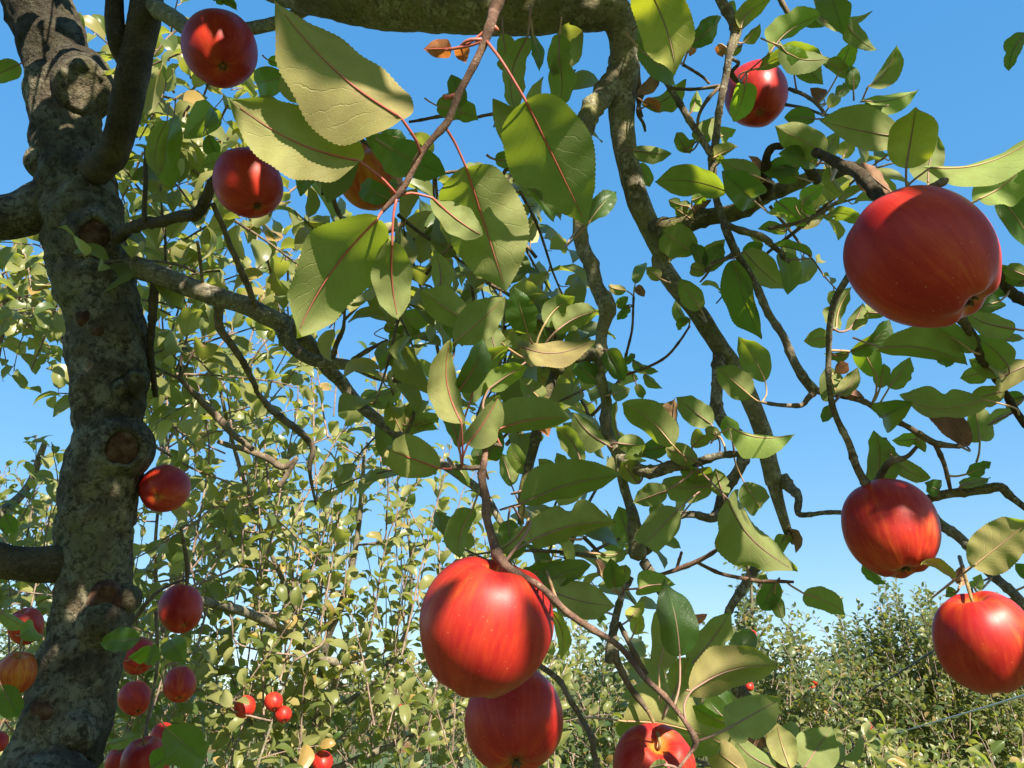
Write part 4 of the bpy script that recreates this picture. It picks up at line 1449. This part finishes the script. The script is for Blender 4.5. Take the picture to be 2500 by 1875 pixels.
FAR = [(1836, 1551, 24, 'tiny pink apple high on the tall far shoot column'), (1537, 1704, 23, 'tiny red apple above the hill, behind the near twig'),
       (1536, 1778, 22, 'tiny pink apple just above the apple with the yellow stalk hollow'), (1490, 1820, 22, 'tiny pink apple low beside the dark lower apple of the pair'),
       (1857, 1640, 26, 'tiny red apple beside the tip of the large pale leaf'), (1829, 1676, 23, 'tiny red apple below the tip of the large pale leaf'),
       (1989, 1664, 19, 'upper one of two tiny touching red apples in far foliage'), (1988, 1684, 20, 'lower one of two tiny touching red apples in far foliage'),
       (2013, 1728, 14, 'very small dark apple beside the dark wire'), (1924, 1746, 13, 'very small pink apple left of the dark wire'),
       (2119, 1773, 22, 'dull dark red apple low in the dark bushy tree'), (2341, 1739, 15, 'very small crimson apple just above the grey wire'),
       (1563, 1650, 15, 'very small red apple among shoots above the hill')]


def apple(cx, cy, w, h, d, cal, sgn, warm, seed, label, group, detail=True):
    c = P(cx, cy, d)
    # off the lens axis a sphere is drawn stretched: take that back out of the measured size
    w = w * math.cos(math.atan((cx - 1250) / FPX))
    h = h * math.cos(math.atan((cy - 937.5) / FPX))
    R = w / 2 * d / FPX
    ox, oy = cal
    k = math.hypot(ox, oy)
    if k > 0.985:
        ox, oy, k = ox / k * 0.985, oy / k * 0.985, 0.985
    zc = math.sqrt(1 - k * k) * (1 if sgn > 0 else -1)
    view = unit(c - CAM)
    rx = unit(cr(view, UP))
    uy = cr(rx, view)
    calyx = unit(ox * rx - oy * uy - zc * view)
    if sgn == -2:                                   # offset given is of the stalk, which faces the camera
        calyx = -unit(ox * rx - oy * uy - math.sqrt(1 - k * k) * view)
    up = -calyx
    root = empty('apple', c)
    tag(root, label, 'apple', group)
    z = Vector(up)
    q = z.to_track_quat('Z', 'Y')
    from mathutils import Quaternion
    q = q @ Quaternion((0, 0, 1), random.Random(seed).uniform(0, 6.28))
    root.rotation_euler = q.to_euler()
    body = link('body', apple_mesh(R, seed, 1.0, max(0.88, min(1.04, h / w)) if sgn != -2 else 0.97, 56 if w > 150 else (40 if w > 60 else 18)), M_APPLE, root)
    body.color = (warm, 0, 0, 1)
    # dried calyx: five little curled sepals
    V, F = [], []
    zb = PROF[0][1] * R * 0.98
    for s in range(5):
        a = 2 * math.pi * s / 5
        ca, sa = math.cos(a), math.sin(a)
        b = len(V)
        for (rr, ww, zz) in ((0.02, 0.03, 0.02), (0.06, 0.045, -0.05), (0.10, 0.03, -0.09), (0.09, 0.004, -0.13)):
            for sd in (-1, 1):
                V.append((R * (rr * ca - sd * ww * sa), R * (rr * sa + sd * ww * ca), zb + R * zz))
        for t in range(3):
            F.append((b + 2 * t, b + 2 * t + 1, b + 2 * t + 3, b + 2 * t + 2))
    link('calyx', mesh_quads('calyx', np.array(V), np.array(F), mat=M_CALYX), M_CALYX, root)
    # stalk up to the wood that carries it
    top = PROF[-1][1] * R
    st0 = c + np.array(up) * top * 0.98
    st1 = c + np.array(up) * R * 1.02
    ppx = proj(st1)
    hit = nearest_branch(ppx[0], ppx[1], ppx[2], 140) if detail else None
    if label.startswith('red apple with yellow sunlit'):
        hit = (P(*px('L', 1515, 330), 0.74),)
        hit = (hit[0] * 0.5 + st1 * 0.5 + np.array((0, 0.01, 0.02)),)
    end = hit[0] if hit and np.linalg.norm(hit[0] - st1) < 0.09 and np.linalg.norm(hit[0] - c) > R * 0.9 else st1 + np.array(up) * 0.012 + np.array((0, 0, 0.012))
    sm = catmull(np.array([st0, st1, (st1 + end) / 2 + np.array(up) * 0.003, end]), 0.004)
    V, F = tube_arrays(sm, np.linspace(0.0013, 0.0018, len(sm)) * max(1, R / 0.045), 7)
    inv = q.to_matrix().inverted()
    V = np.array([inv @ Vector(v - c) for v in V])
    link('stalk', mesh_quads('stalk', V, F, mat=M_STEM), M_STEM, root)
    return root


for a in APPLES:
    apple(*a)
for i, (x, y, w, lb) in enumerate(FAR):
    apple(x, y, w, w, 0.068 * FPX / w, (0.1, 0.8), 1, 0.02, 70 + i, lb, 'apples on the far trees', False)


# ------------------------------------------------------------------ foliage on wood: limbs, leafy shoots
def build_limbs(root, spec, mat, name='limb', seg=12, step=0.03):
    """spec: lists of (px, py, depth, width_m)"""
    sams = []
    for sp in spec:
        q = np.array([(*P(x, y, d), w / 2) for (x, y, d, w) in sp])
        sm = catmull(q, step)
        V, F = tube_arrays(sm[:, :3], sm[:, 3], seg, 0.10, 14, rng.uniform(0, 40), True, 0.12)
        child(name, mesh_quads(name, V, F, mat=mat), mat, root)
        sams.append(sm)
    return sams


def foliage(root, regions, limbs, variants, vkey, mat, nobj, stem_objs, seed, pet=True, shoot_mat=M_SHOOT, max_root=0.7):
    """regions: (x0,y0,x1,y1, n, d0,d1, len0,len1, leaves, leafsize, (dx,dy,dz) main direction, jitter, droop)"""
    r = random.Random(seed)
    items = []
    stems = Joined()
    pets = Joined()
    LS = np.vstack([l[:, :3] for l in limbs]) if limbs else None
    nst = 0
    for (x0, y0, x1, y1, n, d0, d1, l0, l1, nl, ls, mdir, jit, droop) in regions:
        for i in range(n):
            X, Y, D = r.uniform(x0, x1), r.uniform(y0, y1), r.uniform(d0, d1)
            b = P(X, Y, D)
            if b[2] < 0.3:
                continue
            dirv = np.array(mdir) + np.array([r.gauss(0, jit) for _ in range(3)])
            rootp = None
            if LS is not None:
                dd = np.linalg.norm(LS - b, axis=1)
                j = int(np.argmin(dd + (LS[:, 2] > b[2]) * 0.15))
                rootp = LS[j] if dd[j] < (0.2 if max_root > 0.5 else 0.1) else (b - unit(dirv + np.array((0, 0, 0.4))) * r.uniform(0.12, 0.3) if max_root > 0.5 else None)
            L = r.uniform(l0, l1)
            path, rad, lv = shoot(b, dirv, L, 0.0022 + 0.0035 * L, max(3, int(nl * L / ((l0 + l1) / 2))), ls, rootp, droop, r=r)
            V, F = tube_arrays(path, rad, 6, cap=False)
            if nst < stem_objs:
                child('shoot', mesh_quads('shoot', V, F, mat=shoot_mat), shoot_mat, root)
            else:
                stems.add(V, F)
            nst += 1
            if pet:
                petioles(pets, lv, 0.0011)
            items += [(l[0], l[1], l[2], l[3]) for l in lv]
    stems.build('shoots', shoot_mat, root)
    pets.build('leaf_stalks', M_PET_P, root)
    if nobj:
        sc = []
        for k, it in enumerate(items):
            q = proj(it[0])
            if q and 0 < q[0] < 2500 and 0 < q[1] < 1875:
                sc.append((it[2] / q[2], k))
        sc.sort(reverse=True)
        pick = {k for _, k in sc[:nobj]}
        leaf_objects([it for k, it in enumerate(items) if k in pick], variants, vkey, mat, root)
        items = [it for k, it in enumerate(items) if k not in pick]
    join_leaves('foliage', items, variants, mat, root)
    return len(items)


UPV = (0.0, -0.1, 1.0)
# the near tree's own inner leaves, and an unseen crown behind the camera, shaped to dapple the light
near_limbs = [b for b in BR if b[:, 3].mean() < 0.03 and b[:, 1].mean() > 0.9]
foliage(tree, [
    (290, 180, 560, 700, 24, 1.5, 2.1, 0.12, 0.26, 9, 0.075, (0.2, 0, -0.2), 0.7, 0.4),
    (560, 210, 760, 700, 12, 1.5, 2.0, 0.12, 0.26, 9, 0.075, (0.2, 0, -0.1), 0.7, 0.4),
    (780, 330, 1330, 760, 26, 1.0, 1.5, 0.10, 0.22, 7, 0.072, (0.1, 0, -0.2), 0.7, 0.4),
    (900, 700, 1300, 1150, 12, 1.1, 1.5, 0.10, 0.2, 6, 0.07, (0.1, 0, 0.2), 0.7, 0.3),
    (280, 640, 620, 1000, 22, 1.5, 2.1, 0.14, 0.3, 9, 0.075, (0.1, 0, 0.1), 0.7, 0.3),
    (1210, 760, 1480, 1100, 7, 1.0, 1.3, 0.10, 0.2, 6, 0.065, (0.1, 0, 0.2), 0.7, 0.3),
    (360, 60, 520, 250, 8, 1.4, 1.9, 0.12, 0.22, 7, 0.075, (0.1, 0, 0.2), 0.7, 0.3),
    (1880, 430, 2050, 560, 5, 0.9, 1.1, 0.08, 0.16, 6, 0.05, (0.1, 0, 0.1), 0.6, 0.3),
    (1300, 1250, 1480, 1500, 9, 0.9, 1.2, 0.10, 0.2, 5, 0.06, (0.1, 0, 0.2), 0.7, 0.3),
    (1640, 1640, 1800, 1870, 8, 0.9, 1.2, 0.10, 0.2, 6, 0.06, (0.1, 0, 0.4), 0.6, 0.2),
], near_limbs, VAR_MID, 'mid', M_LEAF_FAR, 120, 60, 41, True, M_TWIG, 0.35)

r = random.Random(99)
items = []
shade_twigs = Joined()
cnt = 0
# sun flecks: gaps left in that unseen crown along sun rays to these spots
GAPS = [P(537, 80, .85), P(620, 400, .94), P(750, 110, .41), P(830, 640, .42), P(1430, 420, .41), P(2200, 520, .44), P(2400, 1520, .6),
        P(1600, 1820, .64), P(1750, 1620, .48), P(1000, 40, .9), P(1180, 1580, .48), P(900, 400, 1.0), P(300, 640, 1.3),
        P(1100, 560, 1.2), P(1150, 820, .6), P(1000, 940, .56), P(1300, 1060, .65), P(1480, 1130, .68), P(1700, 330, .85), P(2050, 820, .66)]
SUNV = np.array(SUN)
while cnt < 370:
    if r.random() < 0.58:                          # shoots set sunward to shade the trunk
        tgt = np.array((r.uniform(-1.0, -0.5), r.uniform(0.95, 1.4), r.uniform(1.35, 2.3)))
    else:
        tgt = np.array((r.uniform(-0.7, 0.75), r.uniform(0.25, 1.2), r.uniform(1.4, 2.4)))
    b = tgt + np.array(SUN) * r.uniform(0.35, 1.5)
    if np.linalg.norm(b - CAM) < 0.5:
        continue
    path, rad, lv = shoot(b, (r.uniform(-1, 1), r.uniform(-1, 1), r.uniform(-0.2, 0.6)), r.uniform(0.15, 0.3), 0.003, 10, 0.085, None, 0.2, r=r)
    mc = path[len(path) // 2]
    if any(np.linalg.norm((mc - g_) - ((mc - g_) @ SUNV) * SUNV) < 0.058 for g_ in GAPS):
        cnt += 0.3
        continue
    if any(in_frame(p, 130) for p in path) or any(in_frame(l[0], 160) or in_frame(l[0] + l[1][:, 1] * l[2], 130) for l in lv):
        cnt += 0.02
        continue
    V, F = tube_arrays(path, rad, 5, cap=False)
    shade_twigs.add(V, F)
    items += [(l[0], l[1], l[2], l[3]) for l in lv]
    cnt += 1
join_leaves('foliage', items, VAR_FAR, M_LEAF_FAR, tree)  # out-of-view leaves, placed toward the sun to shade trunk and near leaves
shade_twigs.build('shoots', M_TWIG, tree)


# ------------------------------------------------------------------ neighbouring orchard trees
def orchard_tree(label, gx, depth, limbs, regions, variants, vkey, mat, nobj, stems, seed, pet, trunk_w=0.14, max_root=0.8, trunk_top=None):
    b = P(gx, 1812, depth)
    b[2] = 0.0
    o = empty('apple_tree', b)
    tag(o, label, 'apple tree', 'apple trees in the orchard')
    tp = trunk_top if trunk_top is not None else limbs[0][0]
    top = P(tp[0], tp[1], tp[2])
    pts = np.array([(*b, trunk_w / 2), (*(b * 0.6 + top * 0.4 + np.array((0.04, 0, 0))), trunk_w * 0.42), (*top, trunk_w * 0.34)])
    sm = catmull(pts, 0.05)
    V, F = tube_arrays(sm[:, :3], sm[:, 3], 18, 0.12, 10, seed, True, 0.1)
    child('trunk', mesh_quads('trunk', V, F, mat=M_BOUGH), M_BOUGH, o)
    ls = build_limbs(o, limbs, M_BRANCH)
    foliage(o, regions, ls, variants, vkey, mat, nobj, stems, seed, pet, M_SHOOT, max_root)
    return o


orchard_tree('apple tree just behind the trunk, thick with pale upright leafy shoots', 760, 3.3,
             [[(760, 1900, 3.3, 0.0372), (790, 1600, 3.25, 0.0310), (826, 1495, 3.2, 0.0279), (860, 1382, 3.2, 0.0248), (880, 1240, 3.2, 0.0211), (890, 1100, 3.2, 0.0124)],
              [(760, 1900, 3.3, 0.0372), (822, 1646, 3.1, 0.0310), (780, 1608, 3.0, 0.0310), (700, 1544, 2.8, 0.0310), (600, 1495, 2.6, 0.0310), (497, 1468, 2.4, 0.0279), (420, 1440, 2.2, 0.0186)],
              [(788, 1755, 3.3, 0.0248), (864, 1702, 3.4, 0.0223), (920, 1657, 3.5, 0.0211), (977, 1570, 3.5, 0.0186), (999, 1514, 3.5, 0.0161), (1003, 1382, 3.5, 0.0136), (992, 1230, 3.5, 0.0087)],
              [(837, 1638, 3.2, 0.0155), (930, 1622, 3.3, 0.0136), (1000, 1626, 3.3, 0.0112), (1150, 1560, 3.6, 0.0093)],
              [(622, 1890, 2.5, 0.0087), (700, 1657, 2.6, 0.0068), (722, 1600, 2.6, 0.0050)],
              [(760, 1900, 3.3, 0.0310), (600, 1750, 3.0, 0.0248), (440, 1650, 2.7, 0.0186), (380, 1400, 2.6, 0.0124), (400, 1100, 2.6, 0.0093)],
              [(760, 1900, 3.3, 0.0310), (1000, 1800, 3.6, 0.0248), (1200, 1700, 4.0, 0.0186), (1330, 1600, 4.2, 0.0124)],
              [(780, 1608, 3.0, 0.0186), (640, 1300, 2.8, 0.0155), (560, 1050, 2.7, 0.0124), (520, 850, 2.6, 0.0087)]],
             [(560, 1280, 820, 1700, 36, 2.7, 3.9, 0.3, 0.62, 12, 0.077, UPV, 0.22, 0.0),
              (820, 1300, 1100, 1700, 29, 2.9, 4.2, 0.3, 0.58, 12, 0.077, UPV, 0.22, 0.0),
              (1080, 1350, 1360, 1800, 26, 3.2, 4.6, 0.25, 0.5, 12, 0.077, UPV, 0.25, 0.0),
              (320, 700, 660, 1250, 36, 2.2, 3.2, 0.2, 0.45, 10, 0.077, (0.1, 0, 0.6), 0.55, 0.1),
              (520, 880, 900, 1250, 18, 2.4, 3.4, 0.2, 0.42, 10, 0.077, (0.1, 0, 0.8), 0.45, 0.1),
              (300, 1230, 600, 1700, 36, 2.2, 3.4, 0.2, 0.45, 11, 0.077, (0.1, 0, 0.7), 0.5, 0.1),
              (260, 1640, 800, 1900, 64, 2.5, 3.8, 0.2, 0.42, 13, 0.077, (0.0, -0.1, 0.7), 0.5, 0.1),
              (760, 1640, 1380, 1920, 80, 2.9, 4.4, 0.2, 0.42, 13, 0.077, (0.0, -0.1, 0.8), 0.45, 0.1),
              (860, 950, 1300, 1250, 10, 2.8, 3.8, 0.2, 0.4, 10, 0.077, (0.1, 0, 0.8), 0.4, 0.1)],
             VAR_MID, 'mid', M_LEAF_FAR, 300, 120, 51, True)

orchard_tree('apple tree at the left edge seen behind the trunk, pale leaves', -120, 2.9,
             [[(-120, 1600, 2.9, 0.06), (-60, 1300, 2.7, 0.05), (-40, 1000, 2.6, 0.04), (20, 720, 2.4, 0.05), (90, 790, 2.3, 0.045), (180, 820, 2.3, 0.03)],
              [(-60, 1300, 2.7, 0.05), (60, 1200, 2.9, 0.03), (110, 1080, 2.9, 0.02)]],
             [(-60, 600, 150, 840, 20, 2.0, 2.6, 0.12, 0.24, 10, 0.075, (0.2, 0, -0.1), 0.7, 0.3),
              (-40, 1280, 160, 1480, 16, 2.4, 3.3, 0.2, 0.36, 13, 0.07, UPV, 0.25, 0.0),
              (-60, 1440, 200, 1880, 34, 2.2, 3.2, 0.2, 0.4, 12, 0.072, (0, 0, 0.6), 0.5, 0.1)],
             VAR_MID, 'mid', M_LEAF_FAR, 140, 50, 52, True)

orchard_tree('slender apple tree with silvery shoots in front of the autumn hill', 1470, 6.0,
             [[(1470, 1880, 6.0, 0.06), (1480, 1760, 6.0, 0.04), (1470, 1640, 6.0, 0.02)], [(1480, 1800, 6.0, 0.04), (1400, 1680, 5.8, 0.02)],
              [(1480, 1800, 6.0, 0.04), (1580, 1700, 6.2, 0.02)]],
             [(1380, 1640, 1420, 1860, 12, 5.6, 6.4, 0.35, 0.62, 26, 0.072, UPV, 0.16, 0.0),
              (1400, 1680, 1640, 1880, 70, 5.4, 6.6, 0.3, 0.55, 22, 0.078, UPV, 0.25, 0.0),
              (1300, 1780, 1700, 1930, 90, 5.0, 6.6, 0.25, 0.45, 20, 0.08, (0, -0.1, 0.8), 0.45, 0.0)],
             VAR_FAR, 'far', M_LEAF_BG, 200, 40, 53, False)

orchard_tree('tall narrow apple tree with tiny apples standing behind the large pale leaf', 1860, 6.6,
             [[(1860, 1880, 6.6, 0.06), (1850, 1700, 6.6, 0.04), (1836, 1500, 6.6, 0.03), (1832, 1320, 6.6, 0.012)], [(1850, 1740, 6.6, 0.03), (1940, 1640, 6.8, 0.015)],
              [(1850, 1740, 6.6, 0.03), (1760, 1600, 6.5, 0.015)]],
             [(1815, 1360, 1855, 1620, 30, 6.3, 6.9, 0.14, 0.34, 14, 0.07, UPV, 0.5, 0.0),
              (1750, 1560, 1960, 1800, 80, 6.0, 7.2, 0.2, 0.45, 17, 0.075, (0.05, 0, 0.8), 0.5, 0.0),
              (1880, 1640, 2080, 1860, 80, 6.0, 7.4, 0.2, 0.4, 17, 0.075, (0.1, 0, 0.8), 0.5, 0.0),
              (1620, 1700, 1900, 1900, 80, 6.0, 7.2, 0.2, 0.4, 17, 0.075, (0.0, 0, 0.8), 0.5, 0.0)],
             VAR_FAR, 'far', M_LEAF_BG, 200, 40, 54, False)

orchard_tree('dark bushy apple tree with a fan of upright shoots at the lower right', 2330, 8.0,
             [[(2330, 1900, 8.0, 0.10), (2300, 1750, 8.0, 0.07), (2230, 1600, 8.0, 0.03)], [(2300, 1780, 8.0, 0.06), (2420, 1650, 8.0, 0.03)],
              [(2300, 1780, 8.0, 0.06), (2180, 1680, 7.8, 0.03)], [(2300, 1780, 8.0, 0.06), (2560, 1700, 8.0, 0.03)]],
             [(2140, 1560, 2300, 1720, 56, 7.5, 8.6, 0.4, 0.72, 30, 0.075, UPV, 0.16, 0.0),
              (2060, 1600, 2200, 1780, 60, 7.4, 8.6, 0.3, 0.6, 26, 0.075, (-0.2, -0.1, 1), 0.22, 0.0),
              (1990, 1640, 2130, 1800, 50, 7.2, 8.4, 0.25, 0.5, 22, 0.075, UPV, 0.3, 0.0),
              (2250, 1560, 2520, 1760, 150, 7.4, 9.0, 0.3, 0.6, 26, 0.08, UPV, 0.3, 0.0),
              (2080, 1700, 2560, 1930, 330, 7.0, 9.0, 0.25, 0.5, 24, 0.085, (0, -0.1, 0.7), 0.5, 0.0)],
             VAR_FAR, 'far', M_LEAF_BG, 240, 40, 55, False, 0.2, 1.0)

orchard_tree('low apple tree with sunny shoots along the bottom edge below the grey wire', 2350, 3.0,
             [[(2350, 2050, 3.0, 0.05), (2300, 1960, 2.9, 0.03), (2200, 1900, 2.8, 0.02)], [(2350, 2050, 3.0, 0.05), (2450, 1930, 3.0, 0.02)]],
             [(2120, 1880, 2540, 1990, 34, 2.5, 3.4, 0.10, 0.22, 9, 0.07, UPV, 0.35, 0.0),
              (1850, 1880, 2150, 1990, 14, 2.8, 3.6, 0.10, 0.2, 9, 0.07, UPV, 0.35, 0.0)],
             VAR_MID, 'mid', M_LEAF_FAR, 120, 20, 56, True, 0.08)

for i, (gx, dp, y0, lab) in enumerate([(1120, 8.5, 1690, 'far apple tree filling the gap left of the big centre apple'),
                                       (640, 8.0, 1700, 'far apple tree in the row right of the trunk foot'),
                                       (1640, 10.5, 1740, 'far apple tree just right of the autumn hill'),
                                       (2080, 12.0, 1740, 'far apple tree beside the small dark conifer'),
                                       (200, 8.0, 1560, 'far apple tree showing in gaps behind the trunk foot')]):
    orchard_tree(lab, gx, dp, [[(gx, 1850, dp, 0.08), (gx + 20, 1780, dp, 0.05), (gx - 60, y0 + 30, dp, 0.02)], [(gx + 20, 1790, dp, 0.05), (gx + 120, y0 + 40, dp, 0.02)]],
                 [(gx - 260, y0, gx + 260, 1850, 240, dp - 0.8, dp + 0.8, 0.25, 0.55, 22, 0.072, UPV, 0.4, 0.0)],
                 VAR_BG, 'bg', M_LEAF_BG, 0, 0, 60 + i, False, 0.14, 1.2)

# small conifer far behind
cb = P(2062, 1812, 22)
cb[2] = 0
pine = empty('conifer', cb)
tag(pine, 'small dark blue-green conifer between the far apple trees', 'conifer')
ctop = P(2064, 1735, 22)
Hh = ctop[2]
V, F = tube_arrays(np.array([cb, (cb + ctop) / 2, ctop]), np.array([0.09, 0.05, 0.01]), 10)
child('trunk', mesh_quads('trunk', V, F, mat=M_POST), M_POST, pine)
J = Joined()
r = random.Random(5)
for k in range(420):
    f = r.uniform(0.12, 1.0)
    z = Hh * f
    a = r.uniform(0, 6.28)
    Lb = (1.02 - f) * 0.95 * r.uniform(0.6, 1.1) + 0.08
    p0 = np.array((cb[0] + (ctop[0] - cb[0]) * f, cb[1] + (ctop[1] - cb[1]) * f, z))
    dv = np.array((math.cos(a), math.sin(a), 0.25))
    p1 = p0 + dv * Lb * 0.6
    p2 = p0 + np.array((math.cos(a), math.sin(a), 0.05)) * Lb
    Vt, Ft = tube_arrays(np.array([p0, p1, p2]), np.array([0.014, 0.010, 0.004]), 4)
    J.add(Vt, Ft)
    for s in range(16):
        q = p0 + (p2 - p0) * r.uniform(0.1, 1)
        e = q + unit(np.array((r.gauss(0, 1), r.gauss(0, 1), r.gauss(0.1, 0.7))) + dv) * r.uniform(0.06, 0.14)
        Vt, Ft = tube_arrays(np.array([q, e]), np.array([0.006, 0.002]), 4, cap=False)
        J.add(Vt, Ft)
J.build('needles', M_PINE, pine)

# trellis wires and the post they are stapled to
pb = P(2085, 1812, 9.6)
pb[2] = 0
post = empty('trellis_post', pb)
tag(post, 'weathered wooden trellis post among the dark foliage holding the wires', 'post')
V, F = tube_arrays(np.array([pb, pb + np.array((0, 0, 1.0)), pb + np.array((0.01, 0, 1.62))]), np.array([0.045, 0.043, 0.04]), 14, 0.06, 12, 2)
child('post_shaft', mesh_quads('post_shaft', V, F, mat=M_POST), M_POST, post)


def wire(label, pts, rad, mat):
    q = np.array([P(*p) for p in pts])
    o = empty('wire', q[0])
    tag(o, label, 'wire')
    sm = catmull(q, 0.08)
    V, F = tube_arrays(sm, np.full(len(sm), rad), 6)
    child('strand', mesh_quads('strand', V, F, mat=mat), mat, o)


wire('pale grey trellis wire slanting across the dark bushy tree', [(2085, 1818, 9.6), (2139, 1804, 6.8), (2320, 1752, 3.6), (2500, 1698, 2.4), (2800, 1606, 1.6)], 0.0034, M_WIRE)
wire('thin dark wire slanting up through the far foliage', [(1990, 1775, 9.0), (2110, 1697, 7.2), (2210, 1633, 6.0), (2420, 1498, 5.0)], 0.006, M_WIRED)
print('near leaves', n_hand, 'objects', len(bpy.data.objects))
